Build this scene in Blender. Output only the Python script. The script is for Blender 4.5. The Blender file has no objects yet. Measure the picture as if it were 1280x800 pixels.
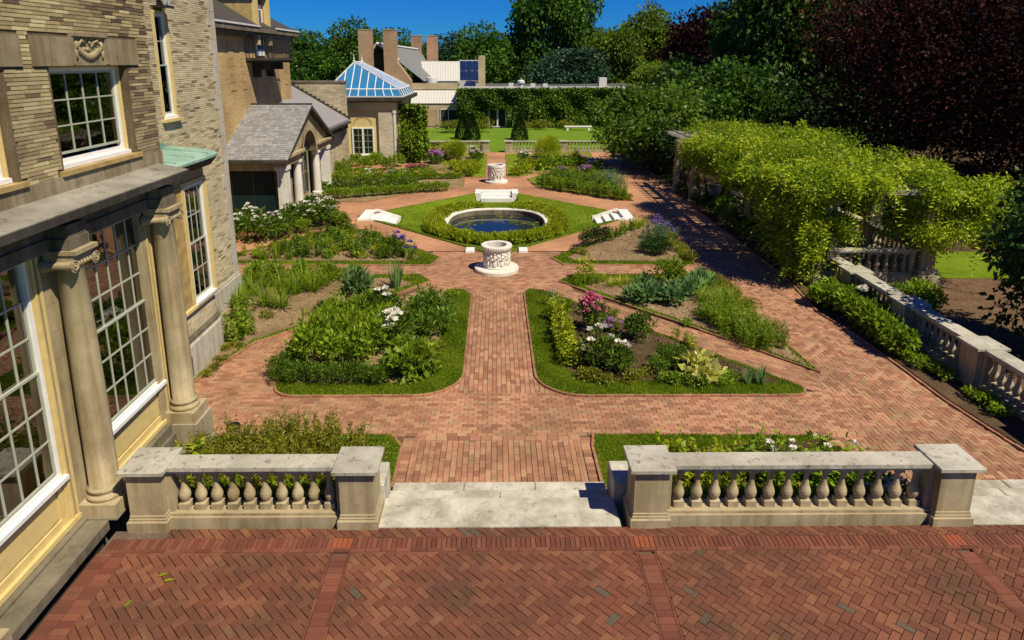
import bpy, math, random
import numpy as np
random.seed(7)
rng = np.random.default_rng(7)
PI = math.pi
R_ = math.radians
scene = bpy.context.scene
COL = scene.collection

# ---------------------------------------------------------------- camera, sky, sun
cam_data = bpy.data.cameras.new('camera')
cam = bpy.data.objects.new('camera', cam_data)
COL.objects.link(cam)
cam.location = (0, 0, 6.3)
cam.rotation_euler = (R_(90 - 13.418), 0, R_(-0.45))
cam_data.sensor_width = 36
cam_data.lens = 830 / 1280 * 36
cam_data.shift_x = 13 / 1280
cam_data.shift_y = -127 / 1280
cam_data.clip_end = 2000
scene.camera = cam

SUN_EL, SUN_AZ = R_(54), R_(134)          # azimuth clockwise from +Y
w = bpy.data.worlds.new('World')
scene.world = w
w.use_nodes = True
nt = w.node_tree
bg = nt.nodes['Background']
sky = nt.nodes.new('ShaderNodeTexSky')
sky.sky_type = 'NISHITA'
sky.sun_disc = False
sky.sun_elevation = SUN_EL
sky.sun_rotation = SUN_AZ
sky.air_density = 1.0
sky.dust_density = 0.0
sky.ozone_density = 8.0
hs = nt.nodes.new('ShaderNodeHueSaturation')
hs.inputs['Saturation'].default_value = 1.25
hs.inputs['Value'].default_value = 1.0
nt.links.new(sky.outputs[0], hs.inputs['Color'])
deep = nt.nodes.new('ShaderNodeMix'); deep.data_type = 'RGBA'; deep.blend_type = 'MULTIPLY'     # deep polarised blue of a very clear day
deep.inputs[0].default_value = 1.0; deep.inputs[7].default_value = (0.10, 0.52, 1.12, 1)
nt.links.new(hs.outputs[0], deep.inputs[6])
nt.links.new(deep.outputs[2], bg.inputs['Color'])
bg.inputs['Strength'].default_value = 0.062
sd = bpy.data.lights.new('sun', 'SUN')
sd.energy = 5.0
sd.angle = R_(0.5)
sd.color = (1.0, 0.90, 0.70)
sun = bpy.data.objects.new('sun', sd)
COL.objects.link(sun)
sun.location = (30, -15, 50)
sun.rotation_euler = (PI / 2 - SUN_EL, 0, PI - SUN_AZ)
scene.view_settings.view_transform = 'Standard'
scene.view_settings.look = 'None'
scene.view_settings.exposure = 0.28
scene.view_settings.gamma = 1
scene.cycles.max_bounces = 6
scene.cycles.transparent_max_bounces = 12

# ---------------------------------------------------------------- mesh helpers
class MB:
    """collects polygons with one tint value each"""
    def __init__(s):
        s.v = []; s.f = []; s.t = []; s.tint = 0.5
    def face(s, pts):
        n = len(s.v); s.v.extend(pts); s.f.append(tuple(range(n, n + len(pts)))); s.t.append(s.tint)
    def box(s, x0, x1, y0, y1, z0, z1, bottom=True):
        n = len(s.v)
        s.v += [(x0,y0,z0),(x1,y0,z0),(x1,y1,z0),(x0,y1,z0),(x0,y0,z1),(x1,y0,z1),(x1,y1,z1),(x0,y1,z1)]
        fs = [(4,5,6,7),(0,1,5,4),(1,2,6,5),(2,3,7,6),(3,0,4,7)]
        if bottom: fs.append((3,2,1,0))
        for f in fs: s.f.append(tuple(n + i for i in f)); s.t.append(s.tint)
    def prism(s, poly, z0, z1, ch=0.0, bottom=False):
        """poly counter clockwise in plan"""
        n = len(s.v); m = len(poly)
        cx = sum(p[0] for p in poly) / m; cy = sum(p[1] for p in poly) / m
        s.v += [(p[0], p[1], z0) for p in poly]
        if ch:
            s.v += [(p[0], p[1], z1 - ch) for p in poly]
            for p in poly:
                dx, dy = cx - p[0], cy - p[1]; d = math.hypot(dx, dy) or 1
                s.v.append((p[0] + dx / d * ch * 1.4, p[1] + dy / d * ch * 1.4, z1))
            rings = [(0, m), (m, 2 * m)]; top = 2 * m
        else:
            s.v += [(p[0], p[1], z1) for p in poly]
            rings = [(0, m)]; top = m
        for a, b in rings:
            for i in range(m):
                j = (i + 1) % m
                s.f.append((n + a + i, n + a + j, n + b + j, n + b + i)); s.t.append(s.tint)
        s.f.append(tuple(n + top + i for i in range(m))); s.t.append(s.tint)
        if bottom: s.f.append(tuple(n + i for i in reversed(range(m)))); s.t.append(s.tint)
    def lathe(s, prof, c=(0, 0, 0), seg=16, a0=0.0, a1=2 * PI, sx=1, sy=1):
        n = len(s.v); full = abs(a1 - a0 - 2 * PI) < 1e-6
        k = seg if full else seg + 1
        for r, z in prof:
            for i in range(k):
                a = a0 + (a1 - a0) * i / seg
                s.v.append((c[0] + r * sx * math.cos(a), c[1] + r * sy * math.sin(a), c[2] + z))
        for q in range(len(prof) - 1):
            for i in range(seg):
                j = (i + 1) % k
                s.f.append((n+q*k+i, n+q*k+j, n+(q+1)*k+j, n+(q+1)*k+i)); s.t.append(s.tint)
        if full:
            if prof[-1][0] > 1e-4: s.f.append(tuple(n + (len(prof)-1)*k + i for i in range(k))); s.t.append(s.tint)
            if prof[0][0] > 1e-4: s.f.append(tuple(n + i for i in reversed(range(k)))); s.t.append(s.tint)
    def tube(s, pts, rads, seg=6):
        n = len(s.v)
        for q, p in enumerate(pts):
            a = pts[max(q - 1, 0)]; b = pts[min(q + 1, len(pts) - 1)]
            d = np.array(b, float) - np.array(a, float); d /= (np.linalg.norm(d) or 1)
            u = np.cross(d, (0, 0, 1.0) if abs(d[2]) < 0.9 else (1.0, 0, 0)); u /= np.linalg.norm(u)
            v = np.cross(d, u); r = rads[q] if hasattr(rads, '__len__') else rads
            for i in range(seg):
                t = 2 * PI * i / seg
                s.v.append(tuple(np.array(p) + r * (math.cos(t) * u + math.sin(t) * v)))
        for q in range(len(pts) - 1):
            for i in range(seg):
                j = (i + 1) % seg
                s.f.append((n+q*seg+i, n+(q+1)*seg+i, n+(q+1)*seg+j, n+q*seg+j)); s.t.append(s.tint)
        s.f.append(tuple(n + i for i in range(seg))); s.t.append(s.tint)
        s.f.append(tuple(n + (len(pts)-1)*seg + i for i in reversed(range(seg)))); s.t.append(s.tint)
    def blob(s, c, r, seg=7, rings=4):
        prof = [(math.sin(PI*i/rings), -math.cos(PI*i/rings)) for i in range(rings+1)]
        n0 = len(s.v)
        s.lathe(prof, (0,0,0), seg)
        for i in range(n0, len(s.v)):
            x, y, z = s.v[i]; s.v[i] = (c[0]+x*r[0], c[1]+y*r[1], c[2]+z*r[2])
    def mesh(s, name, mat, origin=(0, 0, 0), smooth=False):
        me = bpy.data.meshes.new(name)
        o = origin
        me.from_pydata([(p[0]-o[0], p[1]-o[1], p[2]-o[2]) for p in s.v], [], s.f)
        at = me.attributes.new('tint', 'FLOAT', 'FACE')
        at.data.foreach_set('value', np.array(s.t, np.float32))
        me.materials.append(mat)
        if smooth: me.polygons.foreach_set('use_smooth', [True] * len(me.polygons))
        me.update()
        return me
    def build(s, name, mat, parent=None, smooth=False, kind=None):
        o = worldloc(parent)
        return link(name, s.mesh(name, mat, o, smooth), parent, kind=kind)

def worldloc(p):
    x = y = z = 0.0
    while p is not None:
        x += p.location[0]; y += p.location[1]; z += p.location[2]; p = p.parent
    return (x, y, z)

def link(name, me, parent=None, loc=(0, 0, 0), rz=0.0, sc=1.0, kind=None):
    o = bpy.data.objects.new(name, me)
    COL.objects.link(o)
    o.parent = parent
    o.location = loc
    o.rotation_euler = (0, 0, rz)
    if sc != 1.0: o.scale = (sc, sc, sc) if not hasattr(sc, '__len__') else sc
    if kind: o['kind'] = kind
    return o

def tag(o, label, cat, group=None):
    o['label'] = label; o['category'] = cat
    if group: o['group'] = group
    return o

def thing(name, label, cat, loc=(0, 0, 0), group=None):
    o = bpy.data.objects.new(name, None)
    COL.objects.link(o); o.location = loc
    o.empty_display_size = 0.2
    return tag(o, label, cat, group)

def copy_tree(o, parent=None):
    c = o.copy(); COL.objects.link(c); c.parent = parent
    for ch in list(o.children): copy_tree(ch, c)
    return c

def npmesh(name, V, arity, tint, mat, smooth=False):
    """V (N, arity, 3): N separate faces"""
    n = len(V)
    me = bpy.data.meshes.new(name)
    me.vertices.add(n * arity); me.vertices.foreach_set('co', np.ascontiguousarray(V, np.float32).ravel())
    me.loops.add(n * arity); me.loops.foreach_set('vertex_index', np.arange(n * arity, dtype=np.int32))
    me.polygons.add(n); me.polygons.foreach_set('loop_start', np.arange(0, n * arity, arity, dtype=np.int32))
    at = me.attributes.new('tint', 'FLOAT', 'FACE')
    at.data.foreach_set('value', np.asarray(tint, np.float32))
    me.materials.append(mat)
    me.update(calc_edges=True)
    return me

# ---------------------------------------------------------------- materials
def newmat(name):
    m = bpy.data.materials.new(name); m.use_nodes = True
    n = m.node_tree.nodes
    return m, n, m.node_tree.links, n['Principled BSDF']

def ramp(n, stops):
    r = n.new('ShaderNodeValToRGB')
    e = r.color_ramp.elements
    while len(e) < len(stops): e.new(0.5)
    for i, (p, c) in enumerate(stops):
        e[i].position = p; e[i].color = (*c, 1)
    return r

def noise(n, l, scale, detail=4, rough=0.6, coord='Object', tc=None):
    t = tc or n.new('ShaderNodeTexCoord')
    x = n.new('ShaderNodeTexNoise')
    x.inputs['Scale'].default_value = scale; x.inputs['Detail'].default_value = detail
    x.inputs['Roughness'].default_value = rough
    l.new(t.outputs[coord], x.inputs['Vector'])
    return x

def mix(n, l, fac, a, b, typ='MIX'):
    x = n.new('ShaderNodeMix'); x.data_type = 'RGBA'; x.blend_type = typ
    if isinstance(fac, (int, float)): x.inputs[0].default_value = fac
    else: l.new(fac, x.inputs[0])
    for v, k in ((a, 6), (b, 7)):
        if isinstance(v, tuple): x.inputs[k].default_value = (*v, 1)
        else: l.new(v, x.inputs[k])
    return x.outputs[2]

def bump(n, l, h, strength, dist, bsdf):
    b = n.new('ShaderNodeBump'); b.inputs['Strength'].default_value = strength
    b.inputs['Distance'].default_value = dist
    l.new(h, b.inputs['Height']); l.new(b.outputs[0], bsdf.inputs['Normal'])

def tint_mat(name, stops, dirt=(0.1, 0.08, 0.06), dirt_amt=0.4, dirt_scale=0.7, fine=60, rough=0.85, bump_s=0.4):
    """per piece colour from the tint value, world-scale stains and fine grain"""
    m, n, l, b = newmat(name)
    a = n.new('ShaderNodeAttribute'); a.attribute_name = 'tint'
    r = ramp(n, stops); l.new(a.outputs['Fac'], r.inputs[0])
    g = n.new('ShaderNodeNewGeometry')
    def wn(scale, detail=4):
        x = n.new('ShaderNodeTexNoise'); x.inputs['Scale'].default_value = scale; x.inputs['Detail'].default_value = detail
        x.inputs['Roughness'].default_value = 0.65
        l.new(g.outputs['Position'], x.inputs['Vector']); return x
    big = wn(dirt_scale, 5); fn = wn(fine, 3)
    br = ramp(n, [(0.42, (0, 0, 0)), (0.68, (dirt_amt,) * 3)]); l.new(big.outputs[0], br.inputs[0])
    c = mix(n, l, br.outputs[0], r.outputs[0], dirt)
    fr = ramp(n, [(0.3, (0.72,) * 3), (0.7, (1.15,) * 3)]); l.new(fn.outputs[0], fr.inputs[0])
    c = mix(n, l, 1.0, c, fr.outputs[0], 'MULTIPLY')
    l.new(c, b.inputs['Base Color']); b.inputs['Roughness'].default_value = rough
    b.inputs['Specular IOR Level'].default_value = 0.25
    bump(n, l, fn.outputs[0], bump_s, 0.004, b)
    return m

def stone_mat(name, c1, c2, dark=(0.06, 0.055, 0.045), spots=0.5, spot_scale=14, rough=0.85, big=1.3, fine=90, streak=0.9):
    m, n, l, b = newmat(name)
    g = n.new('ShaderNodeNewGeometry')
    def wn(scale, detail=5, rgh=0.65):
        x = n.new('ShaderNodeTexNoise'); x.inputs['Scale'].default_value = scale; x.inputs['Detail'].default_value = detail
        x.inputs['Roughness'].default_value = rgh
        l.new(g.outputs['Position'], x.inputs['Vector']); return x
    a = wn(big); s = wn(spot_scale, 6, 0.75); f = wn(fine, 3)
    r = ramp(n, [(0.35, c1), (0.65, c2)]); l.new(a.outputs[0], r.inputs[0])
    sr = ramp(n, [(0.56, (0, 0, 0)), (0.66, (spots,) * 3)]); l.new(s.outputs[0], sr.inputs[0])
    c = mix(n, l, sr.outputs[0], r.outputs[0], dark)
    fr = ramp(n, [(0.3, (0.8,) * 3), (0.7, (1.1,) * 3)]); l.new(f.outputs[0], fr.inputs[0])
    c = mix(n, l, 1.0, c, fr.outputs[0], 'MULTIPLY')
    mp = n.new('ShaderNodeMapping'); mp.inputs['Scale'].default_value = (7, 7, 0.55); l.new(g.outputs['Position'], mp.inputs['Vector'])
    sk = n.new('ShaderNodeTexNoise'); sk.inputs['Scale'].default_value = 1; sk.inputs['Detail'].default_value = 5; l.new(mp.outputs[0], sk.inputs['Vector'])
    skr = ramp(n, [(0.36, (0.70, 0.66, 0.58)), (0.56, (1.04,) * 3)]); l.new(sk.outputs[0], skr.inputs[0])      # rain streaks on upright faces
    sx = n.new('ShaderNodeSeparateXYZ'); l.new(g.outputs['True Normal'], sx.inputs[0])
    ab = n.new('ShaderNodeMath'); ab.operation = 'ABSOLUTE'; l.new(sx.outputs[2], ab.inputs[0])
    up = ramp(n, [(0.3, (streak,) * 3), (0.7, (0, 0, 0))]); l.new(ab.outputs[0], up.inputs[0])
    c = mix(n, l, up.outputs[0], c, mix(n, l, 1.0, c, skr.outputs[0], 'MULTIPLY'))
    l.new(c, b.inputs['Base Color']); b.inputs['Roughness'].default_value = rough
    b.inputs['Specular IOR Level'].default_value = 0.25
    bump(n, l, f.outputs[0], 0.35, 0.006, b)
    return m

def plain(name, c, rough=0.6, metal=0.0, var=0.12, scale=6):
    m, n, l, b = newmat(name)
    x = noise(n, l, scale, 5)
    r = ramp(n, [(0.3, tuple(v * (1 - var) for v in c)), (0.7, tuple(min(1, v * (1 + var)) for v in c))])
    l.new(x.outputs[0], r.inputs[0]); l.new(r.outputs[0], b.inputs['Base Color'])
    b.inputs['Roughness'].default_value = rough; b.inputs['Metallic'].default_value = metal
    return m

def leaf_mat(name, stops, transl=0.35, rough=0.45, spec=0.3):
    m, n, l, b = newmat(name)
    a = n.new('ShaderNodeAttribute'); a.attribute_name = 'tint'
    r = ramp(n, stops); l.new(a.outputs['Fac'], r.inputs[0])
    oi = n.new('ShaderNodeObjectInfo')
    orr = ramp(n, [(0, (0.82,) * 3), (1, (1.15,) * 3)]); l.new(oi.outputs['Random'], orr.inputs[0])
    c = mix(n, l, 1.0, r.outputs[0], orr.outputs[0], 'MULTIPLY')
    l.new(c, b.inputs['Base Color']); b.inputs['Roughness'].default_value = rough
    b.inputs['Specular IOR Level'].default_value = spec
    t = n.new('ShaderNodeBsdfTranslucent'); l.new(c, t.inputs['Color'])
    ms = n.new('ShaderNodeMixShader'); ms.inputs[0].default_value = transl
    l.new(b.outputs[0], ms.inputs[1]); l.new(t.outputs[0], ms.inputs[2])
    l.new(ms.outputs[0], n['Material Output'].inputs['Surface'])
    return m

def brick_tex(name, c1, c2, mortar, bw, bh, axis='xy', rot=0.0, big=0.5):
    """brickwork too far off to pick single bricks out"""
    m, n, l, b = newmat(name)
    t = n.new('ShaderNodeNewGeometry')
    mp = n.new('ShaderNodeMapping')
    sp = n.new('ShaderNodeSeparateXYZ'); cb = n.new('ShaderNodeCombineXYZ')
    l.new(t.outputs['Position'], sp.inputs[0])
    ax = {'x': 0, 'y': 1, 'z': 2}
    if axis == 'sz':
        ad = n.new('ShaderNodeMath'); ad.operation = 'ADD'
        l.new(sp.outputs[0], ad.inputs[0]); l.new(sp.outputs[1], ad.inputs[1])
        l.new(ad.outputs[0], cb.inputs[0]); l.new(sp.outputs[2], cb.inputs[1])
    else:
        l.new(sp.outputs[ax[axis[0]]], cb.inputs[0]); l.new(sp.outputs[ax[axis[1]]], cb.inputs[1])
    l.new(cb.outputs[0], mp.inputs['Vector']); mp.inputs['Rotation'].default_value = (0, 0, rot)
    k = n.new('ShaderNodeTexBrick'); l.new(mp.outputs[0], k.inputs['Vector'])
    k.inputs['Scale'].default_value = 1; k.inputs['Brick Width'].default_value = bw; k.inputs['Row Height'].default_value = bh
    k.inputs['Mortar Size'].default_value = bh * 0.06
    k.inputs['Color1'].default_value = (*c1, 1); k.inputs['Color2'].default_value = (*c2, 1); k.inputs['Mortar'].default_value = (*mortar, 1)
    x = n.new('ShaderNodeTexNoise'); x.inputs['Scale'].default_value = big; x.inputs['Detail'].default_value = 6
    l.new(t.outputs['Position'], x.inputs['Vector'])
    r = ramp(n, [(0.3, (0.7,) * 3), (0.7, (1.2,) * 3)]); l.new(x.outputs[0], r.inputs[0])
    c = mix(n, l, 1.0, k.outputs['Color'], r.outputs[0], 'MULTIPLY')
    l.new(c, b.inputs['Base Color']); b.inputs['Roughness'].default_value = 0.9
    b.inputs['Specular IOR Level'].default_value = 0.2
    return m

def ground_mat(name, stops, scale=1.2, fine=30, bs=0.5, bd=0.02):
    m, n, l, b = newmat(name)
    g = n.new('ShaderNodeNewGeometry')
    a = n.new('ShaderNodeTexNoise'); a.inputs['Scale'].default_value = scale; a.inputs['Detail'].default_value = 7
    f = n.new('ShaderNodeTexNoise'); f.inputs['Scale'].default_value = fine; f.inputs['Detail'].default_value = 5; f.inputs['Roughness'].default_value = 0.7
    for x in (a, f): l.new(g.outputs['Position'], x.inputs['Vector'])
    r = ramp(n, stops); l.new(a.outputs[0], r.inputs[0])
    fr = ramp(n, [(0.32, (0.55,) * 3), (0.68, (1.3,) * 3)]); l.new(f.outputs[0], fr.inputs[0])
    c = mix(n, l, 1.0, r.outputs[0], fr.outputs[0], 'MULTIPLY')
    l.new(c, b.inputs['Base Color']); b.inputs['Roughness'].default_value = 0.95
    b.inputs['Specular IOR Level'].default_value = 0.1
    bump(n, l, f.outputs[0], bs, bd, b)
    return m

M = {}
M['path_brick'] = tint_mat('path brick', [(0, (0.25, 0.117, 0.070)), (0.25, (0.36, 0.168, 0.098)), (0.55, (0.43, 0.215, 0.124)), (0.82, (0.48, 0.265, 0.150)), (0.93, (0.43, 0.26, 0.145)), (1, (0.30, 0.20, 0.11))],
                          dirt=(0.20, 0.115, 0.06), dirt_amt=0.65, dirt_scale=0.9)
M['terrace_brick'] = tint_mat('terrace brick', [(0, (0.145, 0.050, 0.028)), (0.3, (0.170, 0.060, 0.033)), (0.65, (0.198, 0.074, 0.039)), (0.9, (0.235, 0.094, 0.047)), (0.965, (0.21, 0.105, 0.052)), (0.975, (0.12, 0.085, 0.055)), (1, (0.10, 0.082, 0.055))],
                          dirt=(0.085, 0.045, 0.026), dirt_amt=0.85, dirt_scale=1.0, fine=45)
M['band_brick'] = tint_mat('band brick', [(0, (0.135, 0.042, 0.026)), (0.5, (0.185, 0.060, 0.036)), (0.85, (0.23, 0.085, 0.048)), (1, (0.34, 0.085, 0.034))], dirt=(0.08, 0.045, 0.025), dirt_amt=0.5, dirt_scale=1.2)
M['buff_brick'] = tint_mat('buff brick', [(0, (0.10, 0.068, 0.045)), (0.25, (0.20, 0.145, 0.085)), (0.45, (0.37, 0.285, 0.145)), (0.75, (0.52, 0.42, 0.215)), (1, (0.64, 0.54, 0.30))],
                          dirt=(0.20, 0.14, 0.09), dirt_amt=0.55, dirt_scale=0.8)
M['pale_brick'] = tint_mat('pale brick', [(0, (0.17, 0.13, 0.08)), (0.18, (0.34, 0.27, 0.16)), (0.4, (0.56, 0.47, 0.28)), (1, (0.72, 0.63, 0.41))],
                          dirt=(0.26, 0.2, 0.14), dirt_amt=0.35, dirt_scale=0.9)
M['mortar'] = ground_mat('mortar', [(0.3, (0.10, 0.075, 0.052)), (0.7, (0.16, 0.12, 0.085))], 2, 50)
M['path_mortar'] = ground_mat('path joint', [(0.3, (0.10, 0.06, 0.032)), (0.7, (0.16, 0.095, 0.05))], 2, 50)
M['wall_mortar'] = ground_mat('wall mortar', [(0.3, (0.12, 0.088, 0.05)), (0.7, (0.19, 0.145, 0.085))], 2, 50)
M['far_path'] = brick_tex('far path brick', (0.47, 0.245, 0.13), (0.39, 0.19, 0.10), (0.30, 0.165, 0.09), 0.2, 0.1, 'xy', 0.0)
M['stone'] = stone_mat('weathered limestone', (0.30, 0.255, 0.165), (0.42, 0.365, 0.25), spots=0.35)
M['stone_top'] = stone_mat('weathered pale limestone top', (0.33, 0.305, 0.24), (0.52, 0.49, 0.40), dark=(0.10, 0.085, 0.06), spots=0.85, spot_scale=9)
M['stone_tan'] = stone_mat('tan limestone', (0.32, 0.255, 0.145), (0.45, 0.375, 0.225), dark=(0.17, 0.12, 0.07), spots=0.3, spot_scale=6)
M['pale_stone'] = stone_mat('pale plinth stone', (0.42, 0.385, 0.30), (0.54, 0.50, 0.40), dark=(0.2, 0.17, 0.12), spots=0.4, spot_scale=5, streak=0.5)
M['stone_brown'] = stone_mat('brown limestone', (0.26, 0.205, 0.125), (0.36, 0.295, 0.19), dark=(0.12, 0.09, 0.055), spots=0.5, spot_scale=7)
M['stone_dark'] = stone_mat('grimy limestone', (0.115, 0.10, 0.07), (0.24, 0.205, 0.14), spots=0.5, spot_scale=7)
M['ledge'] = stone_mat('weathered ledge', (0.20, 0.185, 0.145), (0.34, 0.32, 0.255), dark=(0.08, 0.07, 0.05), spots=0.7, spot_scale=6)
M['step_stone'] = stone_mat('step stone', (0.32, 0.295, 0.22), (0.58, 0.55, 0.45), dark=(0.21, 0.185, 0.125), spots=0.75, spot_scale=4, big=2.2, fine=55)
M['marble'] = stone_mat('pale marble', (0.62, 0.59, 0.51), (0.76, 0.73, 0.65), dark=(0.42, 0.38, 0.3), spots=0.35, spot_scale=11, streak=0.35)
M['white_stone'] = stone_mat('white painted stone', (0.70, 0.69, 0.65), (0.80, 0.79, 0.76), dark=(0.5, 0.47, 0.4), spots=0.3, spot_scale=9, streak=0.2)
M['yellow'] = plain('cream yellow paint', (0.62, 0.48, 0.20), 0.5, var=0.1)
M['ochre'] = plain('weathered yellow paint', (0.40, 0.28, 0.105), 0.6, var=0.3, scale=5)
M['white'] = plain('white paint', (0.78, 0.77, 0.74), 0.45, var=0.05)
M['copper'] = stone_mat('green copper', (0.16, 0.31, 0.24), (0.31, 0.46, 0.37), dark=(0.27, 0.26, 0.13), spots=0.8, spot_scale=2.5, rough=0.6)
M['dark'] = plain('dark interior', (0.018, 0.017, 0.015), 0.9)
M['room'] = plain('room wall', (0.10, 0.09, 0.065), 0.9)
M['curtain'] = plain('curtain', (0.50, 0.52, 0.30), 0.9, var=0.25, scale=9)
M['blind'] = plain('pale blind', (0.66, 0.76, 0.60), 0.9, var=0.12, scale=3)
M['muntin'] = plain('grey green glazing bar', (0.40, 0.41, 0.32), 0.5, var=0.08)
M['black_metal'] = plain('black metal', (0.02, 0.02, 0.021), 0.45)
M['gutter'] = stone_mat('dark gutter', (0.035, 0.032, 0.027), (0.07, 0.062, 0.05), spots=0.3)
M['shingle'] = tint_mat('grey shingle', [(0, (0.20, 0.195, 0.19)), (0.5, (0.265, 0.26, 0.255)), (1, (0.33, 0.325, 0.32))], dirt=(0.2, 0.19, 0.17), dirt_amt=0.3, dirt_scale=0.8)
M['dark_shingle'] = tint_mat('dark shingle', [(0, (0.045, 0.04, 0.036)), (1, (0.085, 0.075, 0.065))], dirt=(0.03, 0.03, 0.03))
M['tan_wall'] = brick_tex('tan wing brick', (0.52, 0.37, 0.17), (0.42, 0.28, 0.12), (0.30, 0.22, 0.12), 0.3, 0.075, 'sz')
M['rubble'] = brick_tex('pale rubble wall', (0.55, 0.47, 0.33), (0.38, 0.31, 0.20), (0.28, 0.23, 0.15), 0.42, 0.13, 'sz')
M['pillar_brick'] = brick_tex('pillar brick', (0.60, 0.53, 0.40), (0.46, 0.39, 0.27), (0.36, 0.31, 0.22), 0.3, 0.075, 'sz')
M['modern_brick'] = brick_tex('brown modern brick', (0.42, 0.27, 0.17), (0.38, 0.235, 0.145), (0.33, 0.22, 0.14), 0.3, 0.1, 'sz')
M['modern_tan'] = brick_tex('tan modern brick', (0.50, 0.40, 0.25), (0.44, 0.34, 0.20), (0.4, 0.32, 0.2), 0.3, 0.1, 'sz')
M['metal_roof'] = plain('pale metal roof', (0.52, 0.51, 0.46), 0.5, var=0.05)
M['grey_roof'] = plain('grey roof', (0.17, 0.18, 0.175), 0.7, var=0.1)
M['flat_roof'] = plain('dark flat roof', (0.09, 0.085, 0.08), 0.8)
M['blue_pane'] = plain('dark blue pane', (0.015, 0.035, 0.13), 0.12, var=0.2)
M['light_trim'] = plain('light trim', (0.62, 0.62, 0.6), 0.5, var=0.05)
M['soil'] = ground_mat('dry soil', [(0.3, (0.19, 0.125, 0.066)), (0.7, (0.31, 0.22, 0.125))], 1.6, 26)
M['dark_soil'] = ground_mat('dark soil', [(0.3, (0.07, 0.044, 0.024)), (0.7, (0.12, 0.078, 0.044))], 1.6, 30)
M['mulch'] = ground_mat('mulch', [(0.3, (0.12, 0.07, 0.04)), (0.7, (0.19, 0.12, 0.07))], 2.5, 18, bs=0.8, bd=0.04)
M['turf'] = ground_mat('turf', [(0.3, (0.115, 0.175, 0.008)), (0.7, (0.175, 0.25, 0.014))], 0.9, 34, bs=0.8, bd=0.03)
M['far_turf'] = ground_mat('far turf', [(0.3, (0.11, 0.20, 0.014)), (0.7, (0.16, 0.26, 0.02))], 0.5, 16, bs=0.6, bd=0.04)
M['blade'] = leaf_mat('grass blade', [(0, (0.10, 0.175, 0.006)), (0.6, (0.19, 0.28, 0.012)), (1, (0.34, 0.38, 0.035))], 0.6)
M['bark'] = ground_mat('bark', [(0.3, (0.06, 0.045, 0.032)), (0.7, (0.12, 0.09, 0.065))], 3, 22, bs=0.9, bd=0.03)
M['wood'] = ground_mat('grey timber', [(0.3, (0.24, 0.22, 0.18)), (0.7, (0.38, 0.35, 0.29))], 4, 30)
L = lambda n, a, b, c, t=0.45: M.__setitem__(n, leaf_mat(n, [(0, a), (0.6, b), (1, c)], t, *((0.7, 0.08) if 'copper' in n else (0.5, 0.2) if 'tree' in n or 'dark' in n else ())))
L('leaf_deep', (0.0552, 0.1144, 0.0108), (0.1207, 0.2178, 0.0171), (0.2266, 0.3322, 0.0279))
L('leaf_mid', (0.1008, 0.1840, 0.0099), (0.2160, 0.3335, 0.0171), (0.4032, 0.4968, 0.0324))
L('leaf_lime', (0.1750, 0.2448, 0.0090), (0.3513, 0.4284, 0.0162), (0.6138, 0.6240, 0.0333))
L('leaf_olive', (0.124, 0.146, 0.012), (0.246, 0.260, 0.021), (0.421, 0.381, 0.037))
L('leaf_blue', (0.081, 0.178, 0.056), (0.180, 0.324, 0.103), (0.360, 0.486, 0.159))
L('leaf_gold', (0.42, 0.45, 0.06), (0.68, 0.68, 0.15), (0.85, 0.83, 0.36))
L('leaf_tree', (0.027, 0.070, 0.007), (0.059, 0.138, 0.012), (0.119, 0.218, 0.020), 0.25)
L('leaf_treelight', (0.062, 0.122, 0.009), (0.135, 0.216, 0.015), (0.250, 0.319, 0.026), 0.3)
L('leaf_conifer', (0.015, 0.045, 0.018), (0.030, 0.078, 0.033), (0.060, 0.120, 0.054), 0.15)
L('leaf_copper', (0.0098, 0.0045, 0.0041), (0.0253, 0.0079, 0.0062), (0.0786, 0.0215, 0.0143), 0.12)
L('leaf_ivy', (0.0330, 0.0783, 0.0070), (0.0915, 0.1728, 0.0120), (0.2295, 0.3213, 0.0240), 0.2)
L('leaf_vine', (0.1318, 0.2273, 0.0064), (0.3283, 0.4630, 0.0120), (0.6578, 0.7327, 0.0312), 0.4)
L('leaf_dark', (0.014, 0.041, 0.008), (0.029, 0.072, 0.011), (0.060, 0.120, 0.020), 0.2)
for nm, c in dict(petal_white=(0.90, 0.87, 0.76), petal_pink=(0.72, 0.20, 0.32), petal_purple=(0.26, 0.17, 0.52), petal_mauve=(0.55, 0.28, 0.50), petal_yellow=(0.75, 0.55, 0.10), petal_dark=(0.06, 0.012, 0.02), petal_lilac=(0.60, 0.58, 0.74)).items():
    M[nm] = leaf_mat(nm, [(0, tuple(v * 0.75 for v in c)), (1, c)], 0.3, 0.6)

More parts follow.
